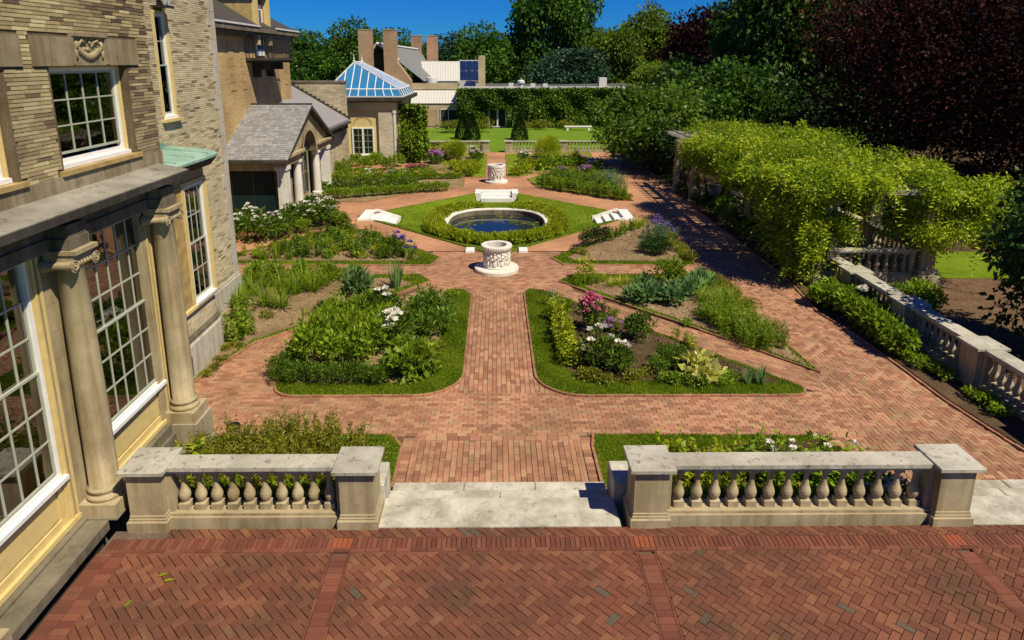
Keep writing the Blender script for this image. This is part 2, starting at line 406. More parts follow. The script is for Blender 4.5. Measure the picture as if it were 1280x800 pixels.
def glass_mat(name, tint, refl, rough=0.02, wav=0.02, ior=1.5, gl=.95):
    m, n, l, b = newmat(name)
    n.remove(b)
    t = n.new('ShaderNodeBsdfTransparent'); t.inputs[0].default_value = (*tint, 1)
    g = n.new('ShaderNodeBsdfGlossy'); g.inputs['Roughness'].default_value = rough
    g.inputs['Color'].default_value = (gl, gl, gl, 1)
    f = n.new('ShaderNodeFresnel'); f.inputs[0].default_value = ior
    ma = n.new('ShaderNodeMath'); ma.operation = 'MULTIPLY_ADD'; ma.inputs[1].default_value = 1.0; ma.inputs[2].default_value = refl
    ma.use_clamp = True
    l.new(f.outputs[0], ma.inputs[0])
    x = noise(n, l, 2.5, 2)
    bb = n.new('ShaderNodeBump'); bb.inputs['Strength'].default_value = wav * 5; bb.inputs['Distance'].default_value = 0.02
    l.new(x.outputs[0], bb.inputs['Height']); l.new(bb.outputs[0], g.inputs['Normal'])
    ms = n.new('ShaderNodeMixShader')
    l.new(ma.outputs[0], ms.inputs[0]); l.new(t.outputs[0], ms.inputs[1]); l.new(g.outputs[0], ms.inputs[2])
    l.new(ms.outputs[0], n['Material Output'].inputs['Surface'])
    return m
M['glass'] = glass_mat('window glass', (0.74, 0.84, 0.72), 0.01, ior=1.25, gl=.22)
M['dark_glass'] = plain('dark teal glass', (0.008, 0.022, 0.022), 0.06)
M['dark_glass'].node_tree.nodes['Principled BSDF'].inputs['Specular IOR Level'].default_value = 0.12
M['sky_tint_glass'] = plain('sky tinted roof glass', (0.035, 0.17, 0.34), 0.10, var=0.15, scale=1.5)  # reflected sky blue is put into the base colour of the panes

def water_mat():
    m, n, l, b = newmat('pond water')
    b.inputs['Base Color'].default_value = (0.012, 0.020, 0.022, 1)
    b.inputs['Roughness'].default_value = 0.03; b.inputs['IOR'].default_value = 1.33
    b.inputs['Specular IOR Level'].default_value = 0.9
    x = noise(n, l, 9, 3)
    bump(n, l, x.outputs[0], 0.12, 0.01, b)
    return m
M['water'] = water_mat()
GZ = -0.45           # garden level; the terrace is at 0

# ---------------------------------------------------------------- ground sheets
def sheet(name, poly, z, mat):
    m = MB(); m.face([(x, y, z) for x, y in poly])
    return m.build(name, M[mat], kind='structure')
m = MB()
for q in ([(-700, -40), (700, -40), (700, 5), (-700, 5)], [(-700, 5), (-13, 5), (-13, 52), (-700, 52)], [(14, 5), (700, 5), (700, 52), (14, 52)], [(-700, 52), (700, 52), (700, 900), (-700, 900)]):
    m.face([(x, y, -0.62) for x, y in q])
ground = m.build('ground', M['far_turf'], kind='structure')
sheet('garden_soil', [(-13, 5), (14, 5), (14, 52), (-13, 52)], -0.60, 'dark_soil')
sheet('mulch_bed', [(10.2, 6), (40, 6), (40, 20.01), (10.2, 20.01)], -0.47, 'mulch')
sheet('side_lawn', [(13.7, 20.0), (17.6, 20.0), (17.6, 23), (13.7, 23)], -0.462, 'turf')
sheet('wood_floor', [(13.7, 23), (75, 23), (75, 85), (13.7, 85)], -0.464, 'dark_soil')
sheet('wood_floor', [(17.6, 18.9), (75, 18.9), (75, 23), (17.6, 23)], -0.464, 'dark_soil')
sheet('back_lawn', [(-9, 49.75), (12.5, 49.75), (16, 68), (-9, 68)], -0.44, 'far_turf')

# ---------------------------------------------------------------- brick laying
def clip(poly, reg):
    out = poly
    m = len(reg)
    for i in range(m):
        a, b = reg[i], reg[(i + 1) % m]
        nx, ny = -(b[1] - a[1]), (b[0] - a[0])
        res = []
        k = len(out)
        for j in range(k):
            p, q = out[j], out[(j + 1) % k]
            dp = (p[0]-a[0])*nx + (p[1]-a[1])*ny; dq = (q[0]-a[0])*nx + (q[1]-a[1])*ny
            if dp >= 0: res.append(p)
            if (dp >= 0) != (dq >= 0):
                t = dp / (dp - dq); res.append((p[0]+(q[0]-p[0])*t, p[1]+(q[1]-p[1])*t))
        out = res
        if len(out) < 3: return []
    return out

def inside(p, poly):
    c = False; j = len(poly) - 1
    for i in range(len(poly)):
        a, b = poly[i], poly[j]
        if (a[1] > p[1]) != (b[1] > p[1]) and p[0] < (b[0]-a[0])*(p[1]-a[1])/(b[1]-a[1]) + a[0]: c = not c
        j = i
    return c

def area(poly):
    return 0.5 * sum(poly[i][0]*poly[(i+1) % len(poly)][1] - poly[(i+1) % len(poly)][0]*poly[i][1] for i in range(len(poly)))

def lay(reg, rot, bond='running', holes=(), bl=0.186, bw=0.1, gap=0.006, org=(0, 0)):
    """list of (centre, angle, whole, polygon) for the bricks that fill a convex region"""
    if area(reg) < 0: reg = reg[::-1]
    c, s = math.cos(rot), math.sin(rot)
    loc = [((x-org[0])*c + (y-org[1])*s, -(x-org[0])*s + (y-org[1])*c) for x, y in reg]
    x0, x1 = min(p[0] for p in loc), max(p[0] for p in loc); y0, y1 = min(p[1] for p in loc), max(p[1] for p in loc)
    rects = []
    if bond == 'running':
        for j in range(math.floor(y0/bw) - 1, math.ceil(y1/bw) + 1):
            off = (j % 2) * bl / 2
            for i in range(math.floor(x0/bl) - 1, math.ceil(x1/bl) + 1):
                rects.append((i*bl + off, j*bw, bl, bw))
    else:
        u = bw*.965
        n0 = int(max(abs(x0), abs(x1), abs(y0), abs(y1)) / u * 1.5) + 4
        for k in range(-n0, n0):
            for q in range(-n0 // 2, n0 // 2 + 1):
                a, b = k + 2*q, k - 2*q
                if not (x0/u - 3 < a < x1/u + 3 and y0/u - 3 < b < y1/u + 3): continue
                rects.append((a*u, b*u, 2*u, u)); rects.append((a*u, (b+1)*u, u, 2*u))
    res = []
    g = gap / 2
    for rx, ry, rw, rh in rects:
        P = [(rx+g, ry+g), (rx+rw-g, ry+g), (rx+rw-g, ry+rh-g), (rx+g, ry+rh-g)]
        Wp = [(org[0] + x*c - y*s, org[1] + x*s + y*c) for x, y in P]
        cx = sum(p[0] for p in Wp)/4; cy = sum(p[1] for p in Wp)/4
        if any(inside((cx, cy), h) for h in holes): continue
        Q = clip(Wp, reg)
        if not Q: continue
        ar = area(Q)
        if ar < 0.0004: continue
        whole = abs(ar - (rw-gap)*(rh-gap)) < 1e-5
        if not whole:
            cx = sum(p[0] for p in Q)/len(Q); cy = sum(p[1] for p in Q)/len(Q)
        res.append(((cx, cy), rot + (PI/2 if rh > rw else 0), whole, Q))
    return res

BRICK_CACHE = {}
def brick_mesh(mat, size, h, tint):
    k = (mat, size, h, tint)
    if k not in BRICK_CACHE:
        mb = MB(); mb.tint = tint
        a, b = size[0]/2, size[1]/2
        mb.prism([(-a, -b), (a, -b), (a, b), (-a, b)], -h, 0, 0.006)
        BRICK_CACHE[k] = mb.mesh('brick', M[mat])
    return BRICK_CACHE[k]

def pave(bricks, parent, mat, zt, h=0.05, singles=300, tint=None, wob=0.004, size=(0.180, 0.094)):
    """the nearest whole bricks one by one, the rest joined"""
    tint = tint or (lambda p: random.random())
    pick = sorted([i for i, b in enumerate(bricks) if b[2]], key=lambda i: bricks[i][0][1] + 0.15*abs(bricks[i][0][0]))[:singles]
    ps = set(pick)
    for i in pick:
        c, a, wh, Q = bricks[i]
        t = round(tint(c) * 14) / 14
        o = link('brick', brick_mesh(mat, size, h, t), parent, (c[0], c[1], zt + random.uniform(-wob, wob)), a + random.uniform(-.012, .012))
        o.rotation_euler[0] = random.uniform(-.008, .008)
    mb = MB()
    for i, (c, a, wh, Q) in enumerate(bricks):
        if i in ps: continue
        mb.tint = tint(c)
        z = zt + random.uniform(-wob, wob)
        mb.prism(Q, zt - h, z, 0.005 if c[1] < 18 else 0)
    mb.build('brick', M[mat], parent, kind='stuff')

# terrace in the foreground: herringbone panels between red bands
tp = sheet('terrace_paving', [(-5.26, 4.9), (11.8, 4.9), (11.8, 7.96), (-5.26, 7.96)], -0.035, 'mortar')
def terr_tint(p):
    r = random.random()
    return r if r < 0.93 or random.random() < 0.35 else random.random() * 0.9
herr = []
strips = [-2.06, 1.96, 6.18, 10.4]
edges = [-4.86] + [e for s in strips for e in (s - 0.135, s + 0.135)] + [11.8]
for a, b in zip(edges[::2], edges[1::2]):
    herr += lay([(a, 4.9), (b, 4.9), (b, 7.5), (a, 7.5)], -PI/4, 'herring', org=(0.03*a, 0.02))
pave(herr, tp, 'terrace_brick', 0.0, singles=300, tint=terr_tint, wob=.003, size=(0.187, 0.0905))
band = []
for s in strips:
    band += [b for b in lay([(s-.135, 4.9), (s-.03, 4.9), (s-.03, 7.5), (s-.135, 7.5)], PI/2, org=(s-.135, 5))][:0]
    for k in range(26):
        y = 4.9 + k * 0.1016
        if y > 7.4: break
        band.append(((s, y + .05), 0, True, [(s-.10, y+.003), (s+.10, y+.003), (s+.10, y+.098), (s-.10, y+.098)]))
    for k in range(13):
        y = 4.9 + k * 0.2032
        for q in (-.132, .104):
            band.append(((s+q, y), 0, False, [(s+q, y+.003), (s+q+.028, y+.003), (s+q+.028, min(y+.2, 7.498)), (s+q, min(y+.2, 7.498))]))
x = -5.2
while x < 11.7:
    band.append(((x + .03, 7.66), 0, True, [(x+.002, 7.57), (x+.062, 7.57), (x+.062, 7.765), (x+.002, 7.765)]))
    x += 0.0665
x = -5.2
while x < 11.7:
    band.append(((x, 7.535), 0, False, [(x+.002, 7.505), (x+.2, 7.505), (x+.2, 7.565), (x+.002, 7.565)])); x += 0.2032
y = 4.9
while y < 7.45:                                     # edge courses by the house
    for q in (0, 1):
        band.append(((-5.1, y), 0, True, [(-5.255+q*.2, y+.002), (-5.06+q*.2, y+.002), (-5.06+q*.2, min(y+.1, 7.5)), (-5.255+q*.2, min(y+.1, 7.5))]))
    y += 0.1016
def band_tint(p):
    if any(abs(p[0]-s) < .14 for s in strips[:3]) and p[1] > 7.55: return 0.97
    return random.random() * 0.85
mb = MB()
for c, a, wh, Q in band:
    mb.tint = band_tint(c); mb.prism(Q, -.05, random.uniform(-.002, .002), 0.004)
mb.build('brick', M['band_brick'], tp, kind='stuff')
strip = lay([(-4.5, 7.77), (11.8, 7.77), (11.8, 7.955), (-4.5, 7.955)], -PI/4, 'herring')
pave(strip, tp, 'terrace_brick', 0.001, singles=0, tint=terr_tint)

# ---------------------------------------------------------------- garden beds (outlines in plan)
def arc(cx, cy, r, a0, a1, n=7):
    return [(cx + r*math.cos(R_(a0+(a1-a0)*i/n)), cy + r*math.sin(R_(a0+(a1-a0)*i/n))) for i in range(n+1)]
def off(poly, d):
    """inset a counter clockwise outline by d"""
    n = len(poly); out = []
    for i in range(n):
        a, b, c = poly[i-1], poly[i], poly[(i+1) % n]
        u = (b[0]-a[0], b[1]-a[1]); v = (c[0]-b[0], c[1]-b[1])
        lu = math.hypot(*u) or 1; lv = math.hypot(*v) or 1
        n1 = (-u[1]/lu, u[0]/lu); n2 = (-v[1]/lv, v[0]/lv)
        k = 1 + n1[0]*n2[0] + n1[1]*n2[1]
        k = max(k, 0.35)
        out.append((b[0] + d*(n1[0]+n2[0])/k, b[1] + d*(n1[1]+n2[1])/k))
    return out
BEDS = {}
BEDS['A'] = [(-1.0, 18.95), (-1.3, 18.95), (-4.65, 15.1)] + arc(-4.2, 12.98, .48, 180, 270) + arc(-1.75, 13.5, 1.0, 270, 360)
BEDS['A'] += [(-0.76, 18.5)]
BEDS['A2'] = arc(1.85, 13.45, .98, 180, 270) + arc(6.2, 12.7, .24, 270, 405, 6) + [(1.4, 18.85), (0.95, 18.95), (0.84, 18.7)]
BEDS['B'] = [(-2.1, 19.75), (-2.45, 20.4), (-9.5, 20.4), (-9.5, 12.0), (-6.75, 12.0), (-6.45, 13.5), (-5.94, 15.2), (-4.75, 16.4)]
BEDS['B2'] = [(1.98, 19.75), (2.75, 18.79), (4.85, 16.35), (7.13, 13.52), (6.68, 20.3), (2.45, 20.38)]
BEDS['C'] = [(-2.0, 22.3), (-3.7, 24.4), (-6.1, 26.7), (-9.2, 22.9), (-9.2, 21.6), (-2.25, 21.45)]
BEDS['C2'] = [(1.94, 22.25), (2.28, 21.5), (6.7, 21.35), (6.74, 27.9), (6.13, 27.5), (4.18, 24.91)]
BEDS['D'] = [(-1.85, 38.4), (-3.6, 40.0), (-10.3, 41.8), (-10.3, 34.0), (-8.6, 31.9), (-6.3, 31.8), (-5.0, 33.2), (-1.85, 35.5)]
BEDS['D2'] = [(1.84, 38.12), (2.2, 35.8), (6.68, 31.95), (6.68, 43.8), (4.0, 41.0)]
BEDS['E'] = [(-0.68, 38.7), (-0.68, 48.6), (-6.6, 49.4), (-5.6, 43.5), (-4.0, 41.8), (-1.4, 38.7)]
BEDS['E2'] = [(0.68, 38.7), (1.35, 38.7), (3.9, 41.9), (6.7, 44.8), (7.0, 49.5), (0.70, 48.6)]
BEDS['F'] = [(-5.2, 8.42), (-1.9, 8.42), (-1.72, 9.6), (-1.72, 10.6), (-1.95, 10.98), (-4.9, 11.0), (-5.2, 10.95)]
BEDS['F2'] = [(1.95, 8.42), (5.95, 8.42), (6.05, 9.6), (5.95, 10.9), (1.8, 10.98), (1.74, 10.6), (1.74, 9.6)]
BEDS['S'] = [(9.35, 7.6), (11.2, 7.6), (10.2, 21.0), (10.2, 38), (9.3, 38), (9.25, 21.5), (9.2, 19.85), (8.85, 17.1), (9.05, 15.5), (9.12, 13.9), (9.14, 12.2), (9.3, 10.8), (9.5, 9.6)]
BEDS['L'] = [(-9.6, 24.3), (-6.35, 26.95), (-6.25, 27.9), (-8.3, 31.2), (-9.6, 31.2)]
for k in BEDS:
    if area(BEDS[k]) < 0: BEDS[k] = BEDS[k][::-1]
HOLES = list(BEDS.values())
RH = [(-6.2, 28.75), (0, 22.55), (6.2, 28.75), (0, 34.95)]

# ---------------------------------------------------------------- garden paths
gp0 = sheet('garden_path', [(-9.6, 8.3), (9.6, 8.3), (9.6, 23.2), (-9.6, 23.2)], -0.478, 'path_mortar')
sheet('far_garden_path', [(-10.5, 23.2), (9.6, 23.2), (9.6, 49.7), (-10.5, 49.7)], -0.453, 'far_path')
bricks = []
bricks += lay([(-1.45, 9.42), (1.45, 9.42), (1.45, 10.85), (-1.45, 10.85)], PI/2, holes=HOLES)
near_only = len(bricks)
bricks += lay([(-9, 11.0), (6.9, 11.0), (6.9, 12.62), (-9, 12.62)], 0, holes=HOLES)
bricks += lay([(-1.62, 12.62), (1.62, 12.62), (1.62, 18.9), (-1.62, 18.9)], PI/2, holes=HOLES)
bricks += lay([(-2.3, 18.9), (2.3, 18.9), (2.3, 23.1), (-2.3, 23.1)], 0, holes=HOLES + [RH])
a45 = math.atan2(-6.3, 5.4)
bricks += lay([(2.3, 18.9), (1.62, 18.9), (1.62, 17.7), (6.9, 12.4), (6.9, 14.0)], a45, holes=HOLES)
bricks += lay([(-2.3, 18.9), (-1.62, 18.9), (-1.62, 17.7), (-4.6, 14.6), (-6.9, 14.6)], -a45, holes=HOLES)
bricks += lay([(-9, 12.62), (-4.0, 12.62), (-4.6, 14.6), (-6.9, 14.6), (-9, 14.6)], 0, holes=HOLES)
bricks += lay([(2.3, 20.2), (6.9, 20.2), (6.9, 21.7), (2.3, 21.7)], 0, holes=HOLES)
bricks += lay([(-9.3, 20.2), (-2.3, 20.2), (-2.3, 21.7), (-9.3, 21.7)], 0, holes=HOLES)
bricks += lay([(6.9, 8.7), (9.6, 8.7), (9.6, 23.1), (6.9, 23.1)], 0.0, 'herring', holes=HOLES)
bricks += lay([(5.9, 9.3), (6.9, 9.3), (6.9, 11.0), (5.9, 11.0)], 0, 'herring', holes=HOLES)
bricks += lay([(2.3, 21.7), (2.3, 23.1), (1.5, 23.1)], 0, holes=HOLES + [RH])
# soldier frame of the pad below the steps
for s in (-1, 1):
    for k in range(15):
        y = 9.42 + k * 0.1016
        x0, x1 = sorted((s*1.515, s*1.715))
        bricks.append((((x0+x1)/2, y+.05), 0, True, [(x0, y+.003), (x1, y+.003), (x1, y+.098), (x0, y+.098)]))
    y = 9.42
    while y < 10.9:
        x0, x1 = sorted((s*1.452, s*1.512)); bricks.append((((x0+x1)/2, y), 0, False, [(x0, y+.003), (x1, y+.003), (x1, y+.2), (x0, y+.2)])); y += .2032
for k in range(15):
    x = -1.52 + k*.2032
    bricks.append(((x, 10.92), 0, False, [(x+.003, 10.86), (x+.2, 10.86), (x+.2, 10.995), (x+.003, 10.995)]))
pave(bricks, gp0, 'path_brick', GZ, singles=300)

# ---------------------------------------------------------------- bed soil, turf edges, brick edging
def flat(poly, z, mb, h=0.06):
    mb.prism(poly, z - h, z)
def bed(key, soil_mat, grass=None, soil_poly=None, edging=True, z=GZ):
    """turf over the whole bed with the soil laid in it, or soil alone"""
    P = BEDS[key]
    if grass:
        mb = MB(); flat(P, z + 0.035, mb); mb.build('turf_edge', M['turf'], kind='structure')
    S = soil_poly or off(P, 0.06)
    if area(S) < 0: S = S[::-1]
    mb = MB(); flat(S, z + (0.045 if grass else 0.03), mb); mb.build('flower_bed', M[soil_mat], kind='structure')
    if edging:
        mb = MB()
        O = off(P, -0.05)
        n = len(P)
        for i in range(n):
            a, b = P[i], P[(i+1) % n]; c, d = O[(i+1) % n], O[i]
            ln = math.hypot(b[0]-a[0], b[1]-a[1]); k = max(1, round(ln/0.2))
            for q in range(k):
                t0, t1 = (q + .02)/k, (q + .98)/k
                lp = lambda u, v, t: (u[0]+(v[0]-u[0])*t, u[1]+(v[1]-u[1])*t)
                mb.tint = random.random()*0.6
                mb.prism([lp(d, c, t0), lp(d, c, t1), lp(a, b, t1), lp(a, b, t0)], z - .05, z + .04 + random.uniform(-.006, .006))
        mb.build('brick_edging', M['path_brick'], kind='structure')
    return S
SOIL = {}
SOIL['A'] = bed('A', 'soil', True, [(-1.6, 18.6), (-4.5, 15.1), (-4.5, 13.2), (-4.2, 13.02), (-1.9, 13.0), (-1.45, 13.3), (-1.35, 18.4)])
SOIL['A2'] = bed('A2', 'dark_soil', True, [(1.5, 17.9), (1.55, 13.6), (1.9, 13.1), (5.7, 12.95), (6.1, 12.95), (1.7, 18.45)])
SOIL['B'] = bed('B', 'soil', True, [(-2.6, 19.5), (-4.75, 16.6), (-6.0, 15.3), (-6.55, 13.5), (-6.85, 12.05), (-9.4, 12.05), (-9.4, 20.0), (-3.2, 20.0)])
SOIL['B2'] = bed('B2', 'soil', True, [(2.7, 19.1), (4.9, 16.45), (7.02, 13.75), (6.6, 19.9), (3.0, 19.9)])
SOIL['C'] = bed('C', 'soil', True, [(-2.7, 22.3), (-3.8, 24.2), (-6.1, 26.4), (-9.0, 22.9), (-9.0, 21.95), (-3.0, 21.85)])
SOIL['C2'] = bed('C2', 'soil', True, [(2.5, 22.3), (2.7, 21.85), (6.4, 21.75), (6.6, 27.7), (6.1, 27.3), (4.2, 24.7)])
SOIL['D'] = bed('D', 'soil', True)
SOIL['D2'] = bed('D2', 'soil', True, [(2.6, 37.8), (2.9, 36.0), (6.5, 32.5), (6.5, 43.0), (4.1, 40.6)])
SOIL['E'] = bed('E', 'soil', True, [(-1.7, 39.5), (-1.7, 47.5), (-5.8, 48.6), (-5.3, 43.6), (-3.8, 41.9)])
SOIL['E2'] = bed('E2', 'soil', True, [(1.7, 39.5), (3.8, 42.2), (6.4, 45.0), (6.8, 48.8), (1.7, 47.5)])
SOIL['F'] = bed('F', 'dark_soil', True, [(-5.15, 8.5), (-2.4, 8.5), (-2.3, 10.3), (-3.2, 10.6), (-5.15, 10.6)])
SOIL['F2'] = bed('F2', 'dark_soil', True, [(2.2, 8.5), (5.85, 8.5), (5.85, 10.75), (4.2, 10.6), (2.3, 10.3)])
bed('S', 'dark_soil')
bed('L', 'dark_soil')

# sunken lawn round the pond: a shallow dish
POOL = (0.0, 28.75); PRX, PRY = 2.25, 2.75; LZ = -0.86
def rhomb_pt(a):
    c, s = math.cos(a), math.sin(a)
    return (6.15*c/(abs(c)+abs(s)), 28.75 + 6.15*s/(abs(c)+abs(s)))
STAIRS = [((-6.0, 28.85), (1, 0), 0), ((6.0, 28.85), (-1, 0), 0), ((0, 34.6), (0, -1), 1)]
def dish(P):
    """height of the pond lawn, cut down where the little stairs sit"""
    a = np.arctan2(P[:, 1]-28.75, P[:, 0]); c, s = np.cos(a), np.sin(a)
    ro = 6.15/(np.abs(c)+np.abs(s)); ri = np.hypot((PRX+.25)*c, (PRY+.25)*s); r = np.hypot(P[:, 0], P[:, 1]-28.75)
    t = 1 - 0.5*(ro - r)/np.maximum(ro-ri, .01)
    z = np.interp(t, [.5, .66, .82, .96, 1.0], [LZ, -.80, -.66, GZ+.01, GZ+.03])
    for (mx, my), (ux, uy), blk in STAIRS:
        al = (P[:, 0]-mx)*ux + (P[:, 1]-my)*uy; ac = np.abs(-(P[:, 0]-mx)*uy + (P[:, 1]-my)*ux)
        lim = (GZ+.0) - .347*np.maximum(al - (.0 if blk else .1), 0)
        z = np.where((ac < (1.05 if blk else .93)) & (al > -.1) & (al < 1.7), np.minimum(z, lim), z)
    return z
mb = MB()
NS, NR = 320, 26
rings = []
for k in range(NR+1):
    t = k/NR
    row = []
    for i in range(NS):
        a = 2*PI*i/NS
        o = rhomb_pt(a); ii = ((PRX+.25)*math.cos(a), 28.75 + (PRY+.25)*math.sin(a))
        row.append((o[0]+(ii[0]-o[0])*t, o[1]+(ii[1]-o[1])*t))
    zz = dish(np.array(row)*.9999 + np.array([0, 28.75*.0001]))
    rings.append([(p[0], p[1], float(z)) for p, z in zip(row, zz)])
for r0, r1 in zip(rings, rings[1:]):
    for i in range(NS):
        j = (i+1) % NS
        mb.face([r0[i], r0[j], r1[j], r1[i]])
lo = [(p[0], p[1], -0.6) for p in rings[0]]
for i in range(NS):
    mb.face([lo[i], lo[(i+1) % NS], rings[0][(i+1) % NS], rings[0][i]])
lawn = mb.build('pond_lawn', M['turf'], kind='structure', smooth=False)
# cut the far path and soil sheets out under the dish by building them around it
for nm in ('far_garden_path', 'garden_soil'):
    bpy.data.objects.remove(bpy.data.objects[nm], do_unlink=True)
def ring_sheet(name, x0, x1, y0, y1, z, mat):
    mb = MB()
    cx, cy = 0, 28.75
    r = 6.18
    q = [(-r, cy), (0, cy - r), (r, cy), (0, cy + r)]
    O = [(x0, y0), (x1, y0), (x1, y1), (x0, y1)]
    for poly in ([O[0], (0, y0), q[1], q[0], (x0, cy)], [(0, y0), O[1], (x1, cy), q[2], q[1]], [(x1, cy), O[2], (0, y1), q[3], q[2]], [(0, y1), O[3], (x0, cy), q[0], q[3]]):
        mb.face([(p[0], p[1], z) for p in poly])
    return mb.build(name, M[mat], kind='structure')
ring_sheet('garden_soil', -13, 14, 5, 52, -0.60, 'dark_soil')
mb = MB()
for poly in ([(-10.5, 23.18), (-0.62, 23.18), (-6.18, 28.75), (-10.5, 28.75)], [(0.62, 23.18), (9.6, 23.18), (9.6, 28.75), (6.18, 28.75)], [(-10.5, 28.75), (-6.18, 28.75), (0, 34.93), (0, 49.7), (-10.5, 49.7)], [(6.18, 28.75), (9.6, 28.75), (9.6, 49.7), (0, 49.7), (0, 34.93)]):
    mb.face([(p[0], p[1], -0.453) for p in poly])
mb.build('far_garden_path', M['far_path'], kind='structure')

# ---------------------------------------------------------------- grass blades
def in_poly_np(P, poly):
    x, y = P[:, 0], P[:, 1]; c = np.zeros(len(P), bool); j = len(poly) - 1
    for i in range(len(poly)):
        a, b = poly[i], poly[j]
        if abs(a[1]-b[1]) > 1e-9:
            c ^= ((a[1] > y) != (b[1] > y)) & (x < (b[0]-a[0])*(y-a[1])/(b[1]-a[1]) + a[0])
        j = i
    return c
def blades(name, polys, n, zf, hmin=.03, hmax=.075, wd=.006):
    out = []
    for poly, holes in polys:
        xs = [p[0] for p in poly]; ys = [p[1] for p in poly]
        A = abs(area(poly)); bb = (max(xs)-min(xs))*(max(ys)-min(ys))
        k = int(n * bb)
        P = np.column_stack([rng.uniform(min(xs), max(xs), k), rng.uniform(min(ys), max(ys), k)])
        ok = in_poly_np(P, poly)
        for h in holes: ok &= ~in_poly_np(P, h)
        out.append(P[ok])
    P = np.vstack(out); k = len(P)
    z = zf(P)
    a = rng.uniform(0, 2*PI, k); h = rng.uniform(hmin, hmax, k); ln = rng.uniform(.0, .05, k); b = rng.uniform(0, 2*PI, k)
    V = np.zeros((k, 3, 3))
    V[:, 0] = np.column_stack([P[:, 0]-np.cos(a)*wd, P[:, 1]-np.sin(a)*wd, z-.004])
    V[:, 1] = np.column_stack([P[:, 0]+np.cos(a)*wd, P[:, 1]+np.sin(a)*wd, z-.004])
    V[:, 2] = np.column_stack([P[:, 0]+np.cos(b)*ln, P[:, 1]+np.sin(b)*ln, z+h])
    patch = 0.45 + 0.3*np.sin(P[:, 0]*2.1+1)*np.sin(P[:, 1]*1.7) + 0.2*np.sin(P[:, 0]*6.3+P[:, 1]*4.1) + rng.normal(0, .25, k)
    o = link(name, npmesh(name, V, 3, np.clip(patch, 0, 1), M['blade']), kind='stuff')
    return o
flatz = lambda z: (lambda P: np.full(len(P), z))
near = [(BEDS[k], [SOIL[k]]) for k in ('A', 'A2', 'F', 'F2')]
blades('grass', near, 3600, flatz(GZ + .035), wd=.007)
blades('grass', [(BEDS[k], [SOIL[k]]) for k in ('B2', 'C2', 'B', 'C')], 1500, flatz(GZ + .035), wd=.011)
pool_poly = [(2.7*math.cos(2*PI*i/24), 28.75+3.2*math.sin(2*PI*i/24)) for i in range(24)]
blades('grass', [(RH, [pool_poly])], 520, dish, .012, .04, .016)

# clods, bark chips and small stones lying on the bare soil
def clods(keys, n, mat):
    Vs = []
    for k in keys:
        S = SOIL[k]; xs = [p[0] for p in S]; ys = [p[1] for p in S]
        m_ = int(n*(max(xs)-min(xs))*(max(ys)-min(ys)))
        P = np.column_stack([rng.uniform(min(xs), max(xs), m_), rng.uniform(min(ys), max(ys), m_)])
        P = P[in_poly_np(P, S)]; q = len(P)
        r = rng.gamma(2.0, .009, q)+.006; a = rng.uniform(0, 2*PI, q); V = np.zeros((q*3, 3, 3))
        top = np.column_stack([P + rng.normal(0, .3, (q, 2))*r[:, None], GZ+.045 + r*rng.uniform(.5, 1.1, q)])
        c = [np.column_stack([P[:, 0]+r*np.cos(a+t)*rng.uniform(.7, 1.4, q), P[:, 1]+r*np.sin(a+t)*rng.uniform(.7, 1.4, q), np.full(q, GZ+.044)]) for t in (0, 2.1, 4.2)]
        for i in range(3):
            V[i*q:(i+1)*q, 0] = c[i]; V[i*q:(i+1)*q, 1] = c[(i+1) % 3]; V[i*q:(i+1)*q, 2] = top
        Vs.append(V)
    V = np.vstack(Vs)
    link('soil_clods', npmesh('soil_clods', V, 3, rng.uniform(0, 1, len(V)), M[mat]), kind='stuff')
clods(('A', 'B', 'B2', 'C2', 'C'), 260, 'soil')
clods(('A2', 'F', 'F2'), 380, 'dark_soil')
# ---------------------------------------------------------------- steps
def flight(label, x0, x1, y0, z0, group='stone steps down to the garden'):
    t = thing('stone_steps', label, 'steps', ((x0+x1)/2, y0, z0), group)
    mb = MB(); k = max(1, int((x1-x0)/1.15))
    def slab(name, ya, yb, za, zb, n):
        for i in range(n):
            mb = MB()
            a = x0 + (x1-x0)*i/n; b = x0 + (x1-x0)*(i+1)/n
            dz = random.uniform(-.004, .004)
            mb.prism([(a+.004, ya), (b-.004, ya), (b-.004, yb), (a+.004, yb)], za, zb + dz, .012)
            mb.build(name, M['step_stone'], t)
    slab('landing', y0, y0+.62, z0-.2, z0+.005, 1)
    slab('step', y0+.615, y0+1.02, z0-.5, z0-.15, 2)
    slab('step', y0+1.015, y0+1.44, z0-.6, z0-.30, 3)
    return t
st = flight('wide pale stone steps between the two front balustrades, leading down to the brick path', -1.66, 1.73, 7.965, 0.0)
for s, xc in ((-1, -1.82), (1, 1.88)):
    mb = MB()
    x0, x1 = (xc-.16, xc+.17) if s < 0 else (xc-.17, xc+.16)
    mb.prism([(x0, 8.5), (x1, 8.5), (x1, 9.08), (x0, 9.08)], -.5, .30, .02)
    mb.build('cheek_block', M['step_stone'], st)
st2 = flight('pale stone steps at the right end of the front balustrade, beside its last pier', 6.64, 8.9, 7.965, 0.0)

